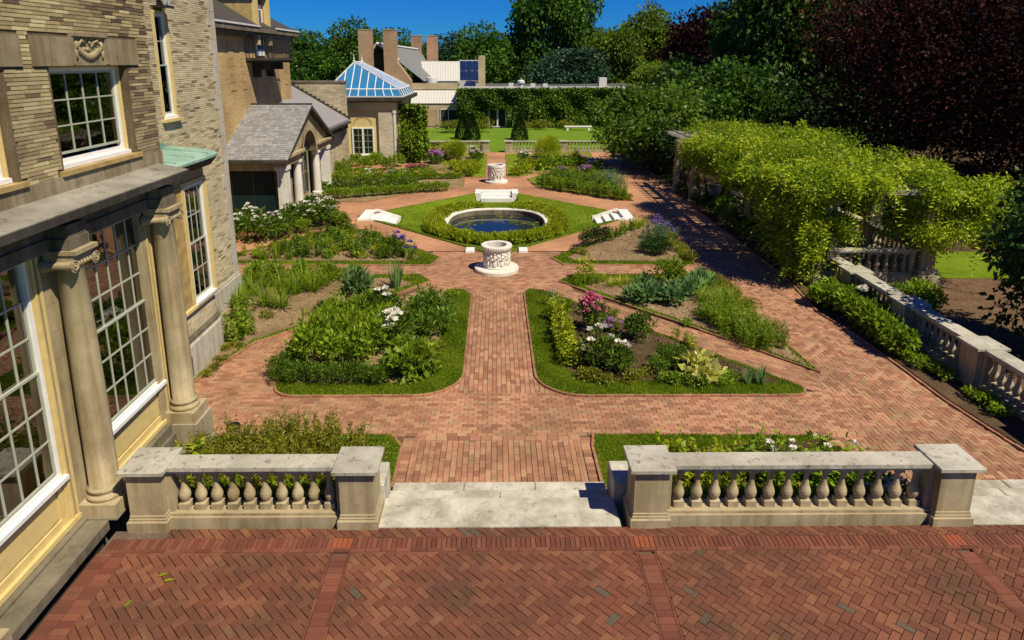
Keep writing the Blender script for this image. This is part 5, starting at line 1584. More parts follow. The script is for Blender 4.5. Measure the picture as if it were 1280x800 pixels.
def bloom(o, color, pts, s=1.0):
    for x, y, z in pts:
        f = link('flower', random.choice(FL[color]), o, (x, y, z), random.uniform(0, 6.28), 1.3*s*random.uniform(.75, 1.2))

V_ = {}
V_['peony'] = [bush('foliage', 620, .52, .52, .72, .15, .36, 'leaf_deep', lumps=6) for _ in range(3)]
V_['bushy'] = [bush('foliage', 620, .52, .52, .72, .14, .42, 'leaf_mid', lumps=6) for _ in range(3)]
V_['broad'] = [bush('foliage', 420, .45, .45, .55, .17, .62, 'leaf_mid', lumps=5) for _ in range(2)]
V_['lime'] = [bush('foliage', 480, .42, .42, .40, .11, .45, 'leaf_lime', lumps=5) for _ in range(2)]
V_['olive'] = [bush('foliage', 520, .42, .42, .36, .085, .42, 'leaf_olive', lumps=5) for _ in range(2)]
V_['hedge'] = [bush('foliage', 900, .36, .30, .46, .062, .45, 'leaf_deep', lumps=6, up=.8) for _ in range(3)]
V_['box'] = [bush('foliage', 900, .40, .40, .66, .07, .55, 'leaf_dark', lumps=7) for _ in range(2)]
V_['low'] = [bush('foliage', 260, .24, .24, .24, .085, .45, 'leaf_mid', lumps=4) for _ in range(3)]
V_['lowolive'] = [bush('foliage', 220, .22, .22, .17, .075, .4, 'leaf_olive', lumps=4) for _ in range(2)]
V_['feather'] = [stems('foliage', 46, .36, .56, .085, 'leaf_olive', 24, .24) for _ in range(3)]
V_['feathergreen'] = [stems('foliage', 44, .36, .52, .085, 'leaf_mid', 24, .24) for _ in range(3)]
V_['spire'] = [stems('foliage', 15, .26, .72, .13, 'leaf_mid', 28, .30, .18) for _ in range(3)]
V_['spiredeep'] = [stems('foliage', 16, .28, .62, .12, 'leaf_deep', 26, .30, .18) for _ in range(3)]
V_['sapling'] = [stems('foliage', 9, .22, .95, .15, 'leaf_lime', 30, .34, .22) for _ in range(2)]
V_['pale'] = [stems('foliage', 10, .18, .55, .12, 'leaf_lime', 24, .36, .2) for _ in range(2)]
V_['iris'] = [straps('foliage', 46, .66, .04, 'leaf_blue', .35, .15, base=.14) for _ in range(2)]
V_['irisgreen'] = [straps('foliage', 32, .58, .034, 'leaf_mid', .42, .25, base=.16) for _ in range(2)]
V_['lily'] = [straps('foliage', 85, .72, .022, 'leaf_mid', .75, .75, base=.14) for _ in range(2)]
V_['lilylime'] = [straps('foliage', 85, .62, .022, 'leaf_lime', .75, .75, base=.14) for _ in range(2)]
HP = [.25, .4, .95, 1.0, .75, .05]
V_['hosta'] = [bush('foliage', 190, .36, .36, .32, .19, .70, 'leaf_mid', lumps=4, up=.5) for _ in range(2)]
V_['hostagold'] = [bush('foliage', 230, .36, .36, .32, .17, .68, 'leaf_gold', lumps=4, up=.5) for _ in range(2)]
V_['hostablue'] = [bush('foliage', 200, .40, .40, .46, .27, .42, 'leaf_blue', lumps=4, up=1.1) for _ in range(2)]
V_['mound'] = [bush('foliage', 7000, .95, .95, 1.35, .30, .06, 'leaf_lime', lumps=1, up=.7, shell=.5) for _ in range(2)]
V_['sage'] = [stems('foliage', 42, .34, .5, .06, 'leaf_blue', 20, .2) for _ in range(1)]

NAME = dict(peony='flowering_bush', bushy='leafy_bush', broad='broad_leaved_bush', lime='lime_bush', olive='olive_bush', hedge='hedge_plant', box='boxwood', low='low_plant', lowolive='low_plant',
            feather='feathery_plant', feathergreen='feathery_plant', spire='upright_plant', spiredeep='upright_plant', sapling='tall_leafy_plant', pale='pale_stemmed_plant', iris='iris', irisgreen='iris', lily='day_lily', lilylime='day_lily',
            hosta='hosta', hostagold='hosta', hostablue='hosta', mound='ornamental_grass', sage='salvia')
def plant(kind, p, label, group=None, h=1.0, w=None, cat='plant', flowers=None, z=GZ+.03):
    me = random.choice(V_[kind])
    ww = w or h
    root = bpy.data.objects.new(NAME[kind], None) if flowers else None
    if flowers:
        COL.objects.link(root); root.location = (p[0], p[1], z); root.rotation_euler = (0, 0, random.uniform(0, 6.28))
        f = link('foliage', me, root); f.scale = (ww, ww, h)
        c, n, rr, hz, s = flowers
        for i in range(n):
            a = random.uniform(0, 6.28); q = random.uniform(.1, 1)*rr
            zz = 1.14*hz*(1 - .40*(q/max(rr, .01))**2)*random.uniform(.92, 1.1)
            bloom(root, c, [(q*math.cos(a), q*math.sin(a), zz)], s)
        o = root
    else:
        o = link(NAME[kind], me, None, (p[0], p[1], z), random.uniform(0, 6.28)); o.scale = (ww*random.uniform(.92, 1.08), ww*random.uniform(.92, 1.08), h*random.uniform(.9, 1.1))
    return tag(o, label, cat, group)
def row(kind, pts, label, group, **k):
    for p in pts: plant(kind, p, label, group, **k)
def fill(poly, n, md=.3):
    """scattered points in an outline, at least md apart"""
    xs = [p[0] for p in poly]; ys = [p[1] for p in poly]; out = []; t = 0
    while len(out) < n and t < 4000:
        t += 1; p = (random.uniform(min(xs), max(xs)), random.uniform(min(ys), max(ys)))
        if inside(p, poly) and all((p[0]-q[0])**2 + (p[1]-q[1])**2 > md*md for q in out): out.append(p)
    return out
ln_ = lambda a, b, n: [(a[0]+(b[0]-a[0])*i/max(n-1, 1), a[1]+(b[1]-a[1])*i/max(n-1, 1)) for i in range(n)]

# ---- bed A: front left
row('hedge', [(x + random.uniform(-.04, .04), y + random.uniform(-.03, .03)) for x, y in ln_((-4.63, 13.12), (-2.45, 13.03), 9)], 'low dark green hedge plant along the front edge of the near left bed', 'hedge along the near left bed', h=.95)
row('hedge', ln_((-4.73, 13.42), (-4.58, 14.13), 3), 'low dark green hedge plant along the left end of the near left bed', 'hedge at the left end of the near left bed', h=.95)
for q in ((-4.31, 14.01),(-3.64, 13.88),(-3.03, 14.0),(-4.3, 14.65),(-3.63, 14.64),(-2.91, 14.64),(-4.23, 15.39),(-3.5, 15.38),(-2.76, 15.38),(-4.03, 15.99),(-3.29, 16.09)):
    plant('bushy', q, 'tall mid green leafy bush in the mass filling the near left bed', 'leafy bushes filling the near left bed', h=1.22, w=.95)
plant('peony', (-2.48, 14.81), 'leafy bush with large white blooms in the middle of the near left bed', h=1.3, w=1.1, flowers=('white', 9, .34, .86, 1.35))
plant('peony', (-3.0, 16.36), 'leafy bush with a few small white blooms at the back of the near left bed', h=1.2, flowers=('white', 6, .4, .85, 1.0))
for q in ((-2.02, 13.25),(-1.65, 13.55),(-1.99, 13.95)): plant('broad', q, 'bright broad leaved bush at the front right of the near left bed', 'broad leaved bushes of the near left bed', h=1.15)
for q in ((-1.8, 15.32),(-1.54, 15.67),(-2.02, 16.35),(-1.54, 16.4),(-1.87, 16.97)): plant('peony', q, 'dark green bush at the right side of the near left bed, beside its turf edge', 'dark bushes at the right of the near left bed', h=.95)
plant('low', (-1.43, 13.47), 'small olive plant alone at the front right corner of the near left bed', h=.9)
plant('low', (-1.34, 18.2), 'tiny round green plant at the top tip of the near left bed')
plant('lowolive', (-1.38, 14.71), 'small pale sprouting plant beside the turf edge of the near left bed', h=1.0)
# ---- bed B: left, by the house
plant('hostablue', (-4.0, 18.63), 'large blue green broad leaved clump on bare soil left of the well head', h=1.15)
plant('iris', (-3.04, 19.05), 'tall clump of sword shaped leaves left of the nearer well head', h=1.35, w=1.2)
plant('iris', (-4.56, 19.5), 'thin clump of blue green sword leaves behind the broad blue clump', h=.9)
for q in ((-6.96, 19.22),(-6.37, 18.65),(-5.93, 18.79),(-5.46, 18.78),(-6.91, 19.82),(-6.36, 19.66),(-5.82, 19.58),(-5.29, 19.36)): plant('lily', q, 'arching bright green grassy clump in the left bed near the house corner', 'grassy clumps of the left bed', h=.95)
row('lily', fill([(-3.6, 19.3), (-5.0, 17.6), (-7.4, 17.2), (-8.8, 18.4), (-8.6, 19.9), (-4, 19.9)], 16, .5), 'arching green clump in the grassy band at the back of the left bed', 'grassy band of the left bed', h=1.05, w=1.15)
row('bushy', [(-8.3, 19.4), (-7.6, 19.9), (-6.9, 19.7), (-8.9, 18.9), (-6.2, 19.9), (-5.4, 19.8)], 'loose leafy bush behind the grassy band of the left bed', 'leafy bushes at the back of the left bed', h=.8)
row('low', [(-4.97, 19.96), (-4.63, 20.28), (-5.45, 20.28)], 'dark low plant behind the grassy clumps of the left bed', 'dark low plants of the left bed', h=1.4)
for q, l in (((355,386),'loose plant with pale pink lily blooms left of the small dark bush'), ((322,366),'loose plant with pale lily blooms beside the house plinth, farther one'), ((314,384),'loose plant with pale lily blooms beside the house plinth, nearer one')):
    plant('pale', q, l, h=1.0, w=1.3, flowers=('white', 5, .25, .5, 1.0))
plant('box', (-4.64, 16.76), 'small round dark green bush alone on the bare soil of the left bed', h=.75, w=.8)
plant('lowolive', (-6.13, 16.66), 'small flat dull plant on the bare soil of the left bed', h=1.0)
plant('spire', (-6.25, 15.6), 'thin upright green plant on the soil beside the curved path', h=.8)
plant('spire', (-6.35, 15.21), 'tall dark upright plant close to the stone plinth of the house', h=1.2)
plant('spire', (-6.7, 16.55), 'leafy upright plant at the corner of the house plinth', h=1.1)
for q in ((-6.43, 14.66),(-6.35, 14.15),(-6.29, 13.74),(-6.36, 14.84),(-6.31, 13.43),(-6.17, 14.84)): plant('lowolive', q, 'small creeping plant along the path edge by the round bay', 'creeping plants by the round bay', h=.7)
row('lowolive', [(-4.18, 18.16), (-3.68, 17.96), (-3.43, 18.35), (-3.36, 18.76)], 'small dull ground plant near the broad blue clump', 'ground plants round the blue clump', h=.8)
plant('irisgreen', (-2.65, 19.79), 'loose green clump near the right tip of the left bed', h=.6)
# ---- bed C: left of the lawn
row('spiredeep', [(x, y) for x, y in fill([(-3.2, 22.2), (-4.0, 23.8), (-6.0, 25.8), (-8.2, 23.4), (-8.2, 22.2)], 18, .5)], 'dark upright perennial in the bed below the left lawn corner', 'perennials of the bed below the left lawn corner', h=.95)
row('lime', fill([(-2.8, 22.2), (-3.8, 24.0), (-6.0, 26.0), (-8.6, 23.1), (-8.6, 22.2)], 14, .5), 'lime green plant in the bed below the left lawn corner', 'lime plants of the bed below the left lawn corner', h=.8, w=.8)
row('low', fill([(-2.8, 22.1), (-3.8, 23.9), (-6.0, 26.1), (-8.6, 23.1), (-8.6, 22.1)], 22, .4), 'low green ground plant in the bed below the left lawn corner', 'ground plants of the bed below the left lawn corner', h=1.1)
row('irisgreen', [(-8.01, 21.95), (-7.63, 22.14), (-7.15, 22.04), (-3.45, 22.79), (-2.99, 22.78)], 'green sword leaved clump in the bed below the left lawn corner', 'sword leaved clumps below the left lawn corner', h=.9)
for q in ((-3.25, 22.39),(-2.95, 22.0),(-3.56, 22.99)): plant('irisgreen', q, 'sword leaved clump with violet blooms in the bed below the left lawn corner', 'violet irises below the left lawn corner', h=.9, flowers=('purple', 3, .18, .62, 1.1))
for q in ((-8.84, 22.43),(-8.39, 22.43),(-8.26, 22.53),(-7.97, 23.02),(-7.69, 23.44),(-7.41, 23.86),(-7.02, 24.42),(-6.75, 24.76),(-6.47, 24.88),(-6.04, 25.48)): plant('pale', q, 'thin stem with dark maroon flower heads along the diagonal path', 'dark flower heads along the diagonal path', h=.9, w=.4, flowers=('dark', 2, .06, .55, .9))
# ---- bed in front of the loggia
for q in ((-9.83, 24.78),(-9.04, 24.55),(-8.58, 25.01),(-9.87, 26.01),(-8.41, 26.52),(-7.82, 26.78),(-7.4, 27.05),(-8.05, 28.51),(-7.13, 27.62)): plant('peony', q, 'dark green bush covered with white blooms below the loggia', 'white flowering bushes below the loggia', h=1.3, w=1.25, flowers=('white', 10, .48, .90, .8))
row('bushy', [(-6.79, 27.05), (-6.4, 26.77), (-7.7, 25.74), (-8.27, 25.01)], 'green bush without blooms below the loggia', 'green bushes below the loggia', h=.75)
# ---- bed D: left rear
row('bushy', ln_((-8.27, 32.29), (-2.78, 34.52), 14), 'dark green plant in the long row at the front of the left rear bed', 'front row of the left rear bed', h=.72)
row('peony', ln_((-8.95, 33.71), (-4.45, 34.75), 9), 'dark bushy plant behind the front row of the left rear bed', 'second row of the left rear bed', h=.85)
row('low', ln_((-9.19, 37.16), (-2.26, 38.15), 18), 'low bright plant in the back strip of the left rear bed', 'back strip of the left rear bed', h=1.5)
for c, q in zip(('yellow', 'white', 'yellow', 'lilac', 'white', 'yellow', 'yellow', 'white'), ((-8.04, 38.19), (-7.43, 38.46), (-6.83, 38.19), (-6.16, 38.72), (-5.41, 38.71), (-4.72, 38.44), (-3.99, 38.7), (-7.68, 39.29))):
    plant('low', q, 'low plant with pale and yellow blooms in the back strip of the left rear bed', 'flowering plants of the left rear strip', h=1.5, flowers=(c, 5, .22, .33, .9))
for q in ((-5.42, 41.03),(-5.12, 41.03),(-4.77, 41.03),(-4.47, 41.03)): plant('low', q, 'low plant with rosy pink blooms before the left rear path', 'pink plants before the left rear path', h=1.5, flowers=('pink', 8, .24, .34, .9))
for q in ((-9.55, 41.69),(-9.16, 42.98),(-8.23, 41.68),(-7.97, 43.65),(-9.73, 39.88),(-6.92, 41.67),(-10.33, 44.73),(-6.29, 42.96)): plant('bushy', q, 'green shrub against the front of the glass roofed pavilion', 'shrubs before the glass roofed pavilion', h=1.05, w=1.2)
row('low', fill([(-3.2, 38.6), (-9.5, 38.5), (-9.5, 40.8), (-4, 39.8)], 22, .5), 'low green plant between the rows of the left rear bed', 'low plants of the left rear bed', h=1.4)
# ---- beds E and E2: by the far balustrade
plant('mound', (-2.98, 45.04), 'big fountain of olive grass left of the far well head', h=1.05, w=1.15, cat='grass clump')
plant('mound', (3.52, 45.73), 'big fountain of olive grass right of the far well head', h=1.05, w=1.2, cat='grass clump')
plant('lilylime', (5.47, 45.72), 'smaller lime green grass clump beside the right fountain grass', h=1.7, w=1.5, cat='grass clump')
for q in ((-4.3, 43.97),(-3.9, 43.62),(-3.72, 44.68)): plant('peony', q, 'bush with mauve pink blooms in front of the left fountain grass', 'mauve bushes by the left fountain grass', h=.9, flowers=('mauve', 12, .42, .68, 1.3))
for q in ((-1.28, 44.66),(-1.6, 46.16)): plant('peony', q, 'bush with big white flower heads right of the left fountain grass', 'white bushes by the left fountain grass', h=1.0, flowers=('white', 9, .42, .75, 1.0))
plant('peony', (1.92, 44.64), 'bush with white flower heads left of the right fountain grass', h=.95, flowers=('white', 9, .42, .72, 1.0))
row('lime', [(-2.34, 41.32), (-1.82, 41.0), (-1.45, 41.62), (-2.07, 39.82), (-2.76, 41.63), (-1.25, 40.1), (-1.65, 39.24)], 'lime green mound near the turf edge left of the far well head', 'lime mounds left of the far well head', h=1.5, w=1.3)
row('lime', [(1.45, 40.37), (1.93, 40.08), (1.17, 39.22), (2.39, 41.28), (1.8, 41.6), (2.25, 42.56)], 'lime green mound near the turf edge right of the far well head', 'lime mounds right of the far well head', h=1.4, w=1.3)
row('hosta', [(2.89, 41.28), (3.44, 41.9), (3.93, 42.22), (3.26, 42.89), (3.86, 43.22), (4.35, 42.88)], 'broad leaved green clump in front of the right fountain grass', 'broad leaved clumps by the right fountain grass', h=1.5)
row('bushy', [(4.84, 43.55), (5.37, 43.55), (3.97, 40.96), (4.82, 41.89), (5.61, 42.87)], 'green bush in the right rear bed behind the pink flowers', 'bushes of the right rear bed', h=.8)
for q in ((3.8, 39.2),(4.06, 38.92),(5.36, 39.76),(5.56, 39.47),(5.13, 39.47)): plant('low', q, 'plant with bright pink blooms in the right rear bed', 'pink flowers of the right rear bed', h=1.8, flowers=('mauve', 10, .28, .44, 1.1))
for q in ((5.99, 41.88),(6.15, 41.56),(6.45, 42.2)): plant('low', q, 'plant with purple blooms by the right path in the rear bed', 'purple flowers of the right rear bed', h=1.9, flowers=('purple', 9, .26, .46, 1.1))
for q in ((-4.86, 49.92),(-5.37, 49.04),(-5.94, 49.93),(-6.33, 48.2)): plant('lime', q, 'green border plant along the foot of the left far balustrade', 'plants at the foot of the left far balustrade', h=1.6, w=1.6)
row('spire', ln_((2.65, 35.15), (6.08, 32.18), 11), 'upright pale green plant in the front row of the right rear bed', 'front row of the right rear bed', h=1.1)
row('spiredeep', ln_((2.55, 36.33), (5.96, 33.8), 10), 'upright dark green plant in the second row of the right rear bed', 'second row of the right rear bed', h=1.25)
row('spire', ln_((3.17, 37.32), (5.99, 35.82), 8), 'upright green plant in the third row of the right rear bed', 'third row of the right rear bed', h=1.1)
for q in ((5.74, 35.59),(6.01, 35.12),(6.28, 34.67),(6.11, 36.55),(6.43, 36.06)): plant('sage', q, 'greyish plant with lilac spikes at the right end of the rear bed', 'grey plants at the right end of the rear bed', h=1.6, flowers=('lilac', 6, .25, .55, .5))
row('low', fill([(2.7, 37.6), (3.1, 36.4), (6.3, 33.4), (6.3, 42.2), (4.2, 40.2)], 26, .45), 'low green plant filling the right rear bed', 'fill plants of the right rear bed', h=1.3)
row('olive', [(6.4, 32.18), (6.34, 33.17), (5.96, 32.37)], 'olive mound at the right corner of the rear bed beside the path', 'olive mounds of the rear bed corner', h=.9)
# ---- bed C2: right of the lawn
row('box', [(3.3, 23.67), (3.66, 23.88), (3.96, 24.1)], 'round dark clipped bush at the left side of the bed below the right lawn corner', 'dark round bushes below the right lawn corner', h=.95, w=.85)
row('spire', [(4.32, 24.44), (4.68, 24.91), (5.05, 25.39), (5.43, 25.89)], 'reddish green stem plant along the diagonal path below the right lawn corner', 'stem plants below the right lawn corner', h=.8, w=.7)
row('lilylime', [(5.71, 26.28), (5.99, 26.68)], 'arching clump at the top of the bed below the right lawn corner', 'arching clumps below the right lawn corner', h=.8)
for q in ((6.08, 24.66),(6.33, 24.54),(6.38, 25.38),(6.43, 24.2)): plant('sage', q, 'grey green plant with violet flower spikes by the right path', 'violet salvia by the right path', h=1.2, w=1.25, flowers=('purple', 26, .32, .62, .45))
row('box', [(5.35, 22.72), (5.59, 22.52), (5.89, 22.61), (5.63, 23.23), (5.93, 23.22)], 'low dark bushy plant in front of the violet salvia', 'dark plants before the violet salvia', h=.75, w=.95)
row('olive', ln_((6.63, 25.88), (6.67, 21.93), 10), 'olive green edging plant along the right path by the salvia', 'olive edging along the right path', h=.75, w=.85)
row('lowolive', [(2.89, 22.74), (3.09, 22.53), (2.74, 22.94)], 'low mossy plant at the left tip of the bed below the right lawn corner', 'mossy plants below the right lawn corner', h=.9)
# ---- bed B2: right middle
row('irisgreen', [(2.48, 19.29), (2.83, 19.37), (3.09, 19.44)], 'pale sword leaved clump at the left tip of the right middle bed', 'sword leaved clumps of the right middle bed', h=.75)
plant('pale', (2.76, 19.75), 'clump with tall cream spikes at the left tip of the right middle bed', h=1.3, flowers=('yellow', 5, .18, .62, .5))
row('lilylime', [(3.49, 19.14), (3.78, 19.28), (3.36, 19.59), (4.04, 19.36)], 'low arching yellowish clump in the right middle bed', 'arching clumps of the right middle bed', h=.6)
row('hostablue', [(4.06, 17.9), (4.35, 17.77), (4.73, 18.03), (4.97, 17.7), (4.39, 18.57), (5.4, 18.29), (5.81, 18.55), (6.17, 18.97)], 'silvery green broad leaved clump in the right middle bed', 'silvery clumps of the right middle bed', h=.95)
plant('bushy', (5.25, 18.98), 'tallest leafy bush at the back of the right middle bed', h=1.35, w=1.0)
row('lily', [(5.93, 17.89), (6.09, 17.51), (6.26, 17.14), (6.28, 18.69), (6.44, 18.01), (6.61, 17.5), (5.86, 16.79), (6.3, 17.5)], 'arching green grassy clump at the right of the middle bed', 'grassy clumps of the right middle bed', h=.85)
row('feathergreen', ln_((5.65, 16.68), (6.55, 14.83), 8) + ln_((6.24, 17.02), (6.74, 15.21), 6) + ln_((5.8, 16.34), (6.2, 14.93), 5), 'feathery green plant massed at the right end of the middle bed', 'feathery plants of the right middle bed', h=.95)
plant('hostagold', (6.31, 15.76), 'yellow leaved hosta among feathery plants in the right middle bed', h=1.1)
row('olive', ln_((6.59, 19.72), (6.88, 17.02), 7), 'olive edging plant along the right path beside the middle bed', 'olive edging of the right middle bed', h=.9, w=.9)
row('low', [(2.98, 17.05), (3.17, 16.75), (4.98, 16.13)], 'small sprout on the bare soil of the right middle bed', 'sprouts of the right middle bed', h=.7)
# ---- bed A2: front right
plant('iris', (1.6, 17.54), 'dark sword leaved clump at the top of the near right bed', h=.8)
plant('hosta', (1.84, 17.29), 'pale leaved plant with light pointed leaves behind the row of pale stems', h=.7)
row('pale', ln_((1.57, 16.71), (1.68, 13.76), 11), 'pale leaved stem plant in the row along the left turf of the near right bed', 'pale stem row of the near right bed', h=1.0, w=1.1)
plant('peony', (2.43, 15.79), 'dark leafy bush topped with rose pink blooms in the near right bed', h=1.15, w=.8, flowers=('pink', 16, .30, .82, 1.35))
plant('low', (2.95, 15.73), 'small plant with mauve pink blooms right of the rose pink bush', h=1.1, flowers=('mauve', 14, .2, .28, .9))
plant('peony', (3.49, 15.18), 'round dark green bush without blooms in the middle of the near right bed', h=1.05, w=.85)
plant('peony', (2.28, 13.67), 'leafy bush with a few white blooms at the left of the near right bed', h=1.1, w=1.0, flowers=('white', 5, .4, .84, .9))
plant('peony', (2.72, 13.36), 'low leafy bush with white blooms next to the bigger white flowered bush', h=.85, w=.9, flowers=('white', 3, .35, .66, .9))
row('lowolive', [(1.84, 13.22), (2.08, 13.07), (2.33, 12.99), (2.86, 12.99), (3.2, 13.21)], 'olive low plant along the front of the near right bed', 'olive low plants at the front of the near right bed', h=1.2)
row('hedge', [(3.58, 13.43), (3.89, 13.66), (4.08, 13.5), (3.84, 13.9), (4.1, 13.98)], 'lime tinted low bush left of the yellow hosta in the near right bed', 'low bushes left of the yellow hosta', h=.9)
plant('hostagold', (4.5, 13.2), 'large yellow leaved hosta near the right end of the near right bed', h=1.35, w=1.4)
row('low', [(3.58, 12.98), (4.11, 12.91), (4.37, 12.76), (4.77, 12.83), (5.01, 13.04), (3.83, 12.87)], 'small green plant in front of the yellow hosta', 'small plants before the yellow hosta', h=.9)
plant('iris', (5.35, 12.9), 'left of two small dark sword leaved clumps at the near right bed tip', h=.55)
plant('iris', (5.61, 12.89), 'right of two small dark sword leaved clumps at the near right bed tip', h=.65)
row('pale', [(4.44, 15.27), (4.61, 14.94), (4.67, 14.67)], 'thin pale stems along the diagonal path of the near right bed', 'pale stems by the diagonal path', h=.6, w=.5)
# ---- front beds behind the balustrades
row('feather', fill([(-5.0, 8.65), (-2.35, 8.65), (-2.3, 10.1), (-3.4, 10.5), (-5.0, 10.4)], 30, .36), 'yellow green feathery plant massed behind the left front balustrade', 'feathery plants behind the left balustrade', h=1.25, w=1.1)
row('sapling', [(-5.05, 9.0), (-4.75, 8.8), (-4.85, 9.5)], 'taller loose stem plant by the column pedestal behind the left balustrade', 'tall stems by the column pedestal', h=.95)
row('broad', ln_((-4.4, 8.62), (-2.3, 8.62), 7), 'bright leafy plant seen between the balusters of the left balustrade', 'leafy plants behind the left balusters', h=.95)
row('sapling', [(2.65, 9.15), (2.9, 9.3), (3.2, 9.1), (2.75, 8.8), (3.5, 9.2)], 'tall light green leafy stems behind the left half of the right balustrade', 'tall stems behind the right balustrade', h=1.15, w=1.2)
row('olive', fill([(2.4, 8.7), (5.0, 8.7), (4.6, 9.9), (2.5, 9.9)], 14, .42), 'olive ground plant behind the right front balustrade', 'olive plants behind the right balustrade', h=1.2)
row('broad', ln_((2.5, 8.62), (5.8, 8.62), 10), 'bright leafy plant seen between the balusters of the right balustrade', 'leafy plants behind the right balusters', h=.8)
for p in ((4.25, 9.3), (4.6, 9.1), (5.1, 9.3), (5.5, 9.15)): plant('spire', p, 'light green bush with few white blooms behind right half of right balustrade', 'white flowered bushes behind the right balustrade', h=1.45, w=1.5, flowers=('white', 2, .3, .80, .6))
plant('peony', (5.75, 8.75), 'bush with large white blooms close to the right end pier', h=1.0, flowers=('white', 6, .38, .62, 1.4))
# ---- bed along the right balustrade
for q in ((9.25, 17.61),(9.47, 17.23),(9.6, 17.86),(9.48, 16.65),(9.51, 16.31),(9.82, 17.23),(9.49, 15.89),(9.5, 15.38),(9.47, 14.9),(9.85, 16.31),(9.4, 14.45)): plant('broad', q, 'bright broad leaved bush at the foot of the right balustrade', 'bushes at the foot of the right balustrade', h=1.1, w=1.1)
plant('peony', (9.96, 16.99), 'bush with pale pink blooms at the foot of the right balustrade', h=.9, flowers=('white', 6, .3, .62, 1.2))
row('low', [(9.49, 13.62), (9.68, 13.3), (9.74, 13.08), (9.7, 12.25), (9.75, 11.93), (9.7, 11.56)], 'small leafy plant on bare dark soil below the right balustrade', 'small plants below the right balustrade', h=1.0)
row('hosta', [(9.46, 14.02), (9.43, 14.28)], 'low broad leaf plant with fading leaves below the right balustrade', 'low broad plants below the right balustrade', h=.6)
row('bushy', [(11.3, 17.3), (11.7, 17.0), (11.2, 16.5), (11.9, 17.6)], 'light green bush behind the right balustrade, before the pergola', 'bushes behind the right balustrade', h=.95)
# ---- ring of lime plants round the pond
ringp = []
for i in range(66):
    a = 2*PI*i/66
    if abs(a - PI/2) < .17: continue
    for d in (.30, .68):
        x, y = sup(a + random.uniform(-.03, .03), PRX+d, PRY+d); ringp.append((x, y))
for x, y in ringp:
    zz = dish(np.array([[x, y]]))[0]
    plant('lime', (x, y), 'lime green low plant in the ring round the pond, on its ' + ('left side' if x < -1.6 else 'right side' if x > 1.6 else 'far side' if y > 28.75 else 'near side'), 'lime plants round the pond', h=.80 if y > 28.75 else 1.15, w=.72, z=zz)

# ---------------------------------------------------------------- trees
def tree_crown(name, n, rx, rz, leaf, mat, blobs=26, aspect=.6, seed=0, bottom=-.5):
    r = np.random.default_rng(seed)
    V = []; T = []
    cs = []
    for i in range(blobs):
        d = r.normal(0, 1, 3); d /= np.linalg.norm(d)
        if d[2] < bottom: d[2] = -d[2]*.6
        q = r.uniform(.45, .86); s = r.uniform(.22, .40)
        cs.append((d*q*np.array([rx, rx, rz]), s*min(rx, rz*1.2)))
    for c, s in cs:
        k = n // blobs
        d = unit(r.normal(0, 1, (k, 3)))
        P = c + d*s*r.uniform(.5, 1.06, (k, 1))*np.array([1.15, 1.15, .8])
        D = d + r.normal(0, .7, (k, 3)) + np.array([0, 0, -.15])
        V.append(leaf_quads(P, D, leaf*r.uniform(.6, 1.3, k), leaf*aspect*r.uniform(.7, 1.2, k), r))
        T.append(np.clip(r.normal(.5, .22, k) + r.normal(0, .1), 0, 1))
    return npmesh(name, np.vstack(V), 4, np.concatenate(T), M[mat])
def trunk_mesh(h, r0, spread, seed):
    rs = random.Random(seed); mb = MB()
    mb.tube([(0, 0, -.3), (.02, 0, h*.2), (rs.uniform(-.1, .1), rs.uniform(-.1, .1), h*.5), (rs.uniform(-.2, .2), rs.uniform(-.2, .2), h*.9)], [r0*1.25, r0, r0*.75, r0*.3], 9)
    for i in range(7):
        a = rs.uniform(0, 6.28); z = h*rs.uniform(.3, .7); s = spread*rs.uniform(.5, .85)
        mb.tube([(0, 0, z), (s*.4*math.cos(a), s*.4*math.sin(a), z+h*.14), (s*math.cos(a), s*math.sin(a), z+h*.3)], [r0*.45, r0*.3, r0*.1], 6)
    return mb.mesh('trunk', M['bark'])
CROWNS = {}
def tree(kind, x, y, h, rx, label, mat, leaf=.42, n=5200, cut=.18, group=None, z=-.6, seed=1, blobs=26, name='tree', proto=(5.0, 5.0), cat='tree', bottom=-.5):
    t = thing(name, label, cat, (x, y, z), group)
    key = (mat, seed, leaf, n, blobs)
    if key not in CROWNS: CROWNS[key] = tree_crown('crown', n, proto[0], proto[1], leaf, mat, blobs, seed=seed, bottom=bottom)
    rz = h*(1-cut)/2
    c = link('crown', CROWNS[key], t, (0, 0, h - rz), random.uniform(0, 6.28)); c.scale = (rx/proto[0], rx/proto[0], rz/proto[1])
    key = ('trunk', seed % 3)
    if key not in CROWNS: CROWNS[key] = trunk_mesh(8, .35, 3.2, seed)
    tr = link('trunk', CROWNS[key], t); tr.scale = (h/11, h/11, h*(cut+.45)/8)
    return t
